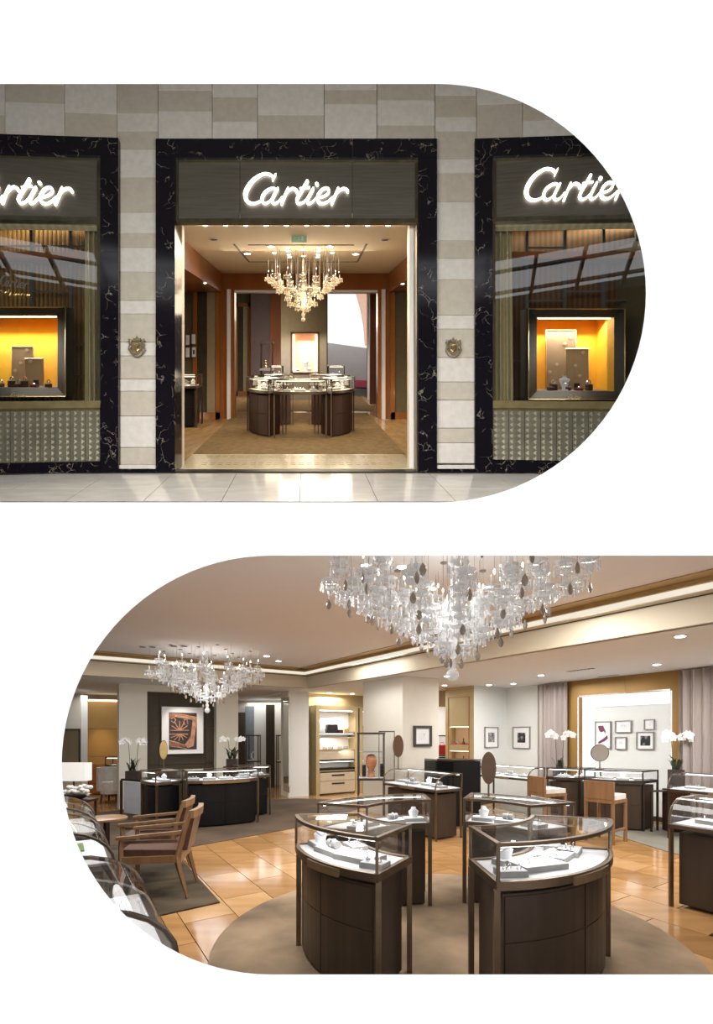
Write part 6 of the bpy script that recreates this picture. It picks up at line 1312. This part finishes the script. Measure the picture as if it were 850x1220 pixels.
# ---- chandeliers
def chandelier(label, c, R, zt, prof, n_rings, ck, loc_fn, bulbs=True, drops=True, discs=True, scale=1.0, seed=1, drop_z=0):
    """c: centre on the floor plan, zt: ceiling height, prof(r): height of a cluster's bottom"""
    rn = random.Random(seed); t = thing('chandelier', label, 'chandelier', (c[0], c[1], zt-1.0*scale))
    xf = XF; lin = (lambda v: XF(v)-XF(Vector((0,0,0)))) ; s = scale
    protos = {}
    def proto(kind):
        if kind in protos: return None
        return kind
    def mk(kind):
        m = MB()
        if kind == 'crystal_cluster':      # glass sleeve, two scalloped cups, ring of hanging beads
            m.lathe([(.006,.02),(.009,.03),(.009,.12),(.004,.135)], (0,0,0), 6)
            for z, r in ((.025, .075), (-.035, .05)):
                m.lathe([(.01,z-.012),(r*.8,z),(r,z+.016),(r*.94,z+.02),(r*.3,z+.005)], (0,0,0), 10)
            m.lathe([(.005,-.085),(.014,-.07),(.008,-.05),(.016,-.035),(.008,0)], (0,0,0), 6)
            for k in range(10):
                a = k*math.pi/5; q = Vector((.074*math.cos(a), .074*math.sin(a), .012))
                for j, z in enumerate((-.004, -.024, -.046)): m.ball(q+Vector((0,0,z)), .008 if j < 2 else .012, (.8,.8,1.5), 4, 3)
        elif kind == 'crystal_drop':
            m.lathe([(.001,-.05),(.016,-.038),(.024,-.012),(.016,.014),(.004,.032),(.002,.036)], (0,0,0), 7, 1, .5); m.lathe([(.0015,.036),(.0015,.09)], (0,0,0), 3)
        elif kind == 'candle_bulb': m.lathe([(.003,.0),(.008,.012),(.007,.026),(.001,.04)], (0,0,0), 6)
        elif kind == 'centre_ball': m.ball((0,0,0), .05, n=14, m=9)
        if XF is not IDENT: s_ = .72
        else: s_ = s
        for i, v in enumerate(m.v): m.v[i] = lin(v*s_)
        return m
    def put(kind, p, k, rz=0):
        p = Vector(p); w = XF(p)-WLOC[t.name]
        if kind not in protos:
            o = mk(kind).build(kind, k, t, smooth=(kind in ('crystal_drop', 'centre_ball')), local=True); o.location = w; protos[kind] = o
        else:
            o = protos[kind].copy(); o.parent = t; COL.objects.link(o); o.location = w
        if XF is IDENT: o.rotation_euler = (0, 0, rz)
        return o
    for ri, (r, n, zo) in enumerate(n_rings):
        for k in range(n):
            a = 2*math.pi*(k+.5*(ri % 2))/n+rn.uniform(-.05, .05); rr2 = r*(1+rn.uniform(-.04, .04)); x, y = c[0]+rr2*math.cos(a), c[1]+rr2*math.sin(a)
            for st in range(zo):
                z = prof(rr2)+.13*s+st*.19*s+rn.uniform(-.02, .02)
                if XF is IDENT and z+.26 > min(zt, EZ+.42*y): continue
                put('crystal_cluster', (x+rn.uniform(-.03,.03), y+rn.uniform(-.03,.03), z), M[ck], a)
                if bulbs and st == zo-1: put('candle_bulb', (x, y, z+.135*s), M['bulb'])
            if drops and rn.random() < .8: put('crystal_drop', (x+rn.uniform(-.05,.05), y+rn.uniform(-.05,.05), prof(rr2)+.02*s+rn.uniform(-.03,.02)), M['smoky'], rn.uniform(0, 3))
            m = MB(); zt_ = min(zt, EZ+.425*y) if XF is IDENT else zt; m.tube([(x, y, prof(rr2)+.1*s), (x, y, zt_)], .0016*s if XF is IDENT else .003, 3); m.build('hanging_wire', M['pframe'], t)
    # centre column
    zb = prof(0); m = MB(); m.lathe([(.02*s,zb+.08*s),(.035*s,zb+.14*s),(.015*s,zb+.18*s),(.05*s,zb+.26*s),(.03*s,zb+.34*s),(.055*s,zb+.45*s),(.055*s,zb+.5*s),(.02*s,zb+.56*s),(.012*s,zt)], (c[0], c[1], 0), 10); m.build('centre_column', M[ck], t, True)
    put('centre_ball', (c[0], c[1], zb+.05*s), M[ck])
    if discs:
        for k in range(12):
            a = k*math.pi/6; rr2 = R*(.5 if k % 2 else .85)
            if XF is IDENT and c[1]+rr2*math.sin(a) < 3.75: continue
            m = MB(); m.lathe([(.03*s,-.012),(.03*s,0)], (c[0]+rr2*math.cos(a), c[1]+rr2*math.sin(a), zt), 8); m.build('ceiling_rose', M['pframe' if XF is IDENT else 'spot'], t)
    return t
def pr1(r): return 2.02+.62*(min(r,1)/.93)**.75
chandelier('large crystal chandelier with smoky drops above the round rug', (.66, 3.98), .93, ZC, pr1, [(.97,16,3),(.84,14,3),(.68,12,2),(.52,10,2),(.38,8,2),(.24,6,2),(.11,3,2)], 'crystal', None, seed=3)
def pr2(r): return 1.99+.56*(min(r,1)/.93)**.75
chandelier('small distant crystal chandelier above the black counters', (-2.96, 9.2), .93, ZC, pr2, [(.93,14,2),(.76,12,2),(.6,11,2),(.44,9,2),(.28,6,1),(.12,3,1)], 'crystal', None, seed=5)
for k, (x, y) in enumerate(((436, 672), (479, 674), (516, 700), (583, 698), (425, 667), (577, 674))):
    if k < 4: spot(x, y, ZC, ['lit ceiling spotlight glimpsed through the left side of the large chandelier','lit ceiling spotlight glimpsed left of the chandelier centre','lit ceiling spotlight glimpsed just left of the chandelier stem','lit ceiling spotlight glimpsed right of the chandelier stem'][k], True, .04)
XF = SHOP
def pr3(r): return 2.06+.60*(min(r,1)/.6)
chandelier('warm crystal chandelier hanging inside the shop doorway', (-.05, 2.25), .6, CE, pr3, [(.6,16,1),(.52,14,1),(.42,11,1),(.3,8,1),(.2,6,1),(.1,3,1)], 'crystalw', None, scale=1.0, drops=False, seed=8)
XF = IDENT
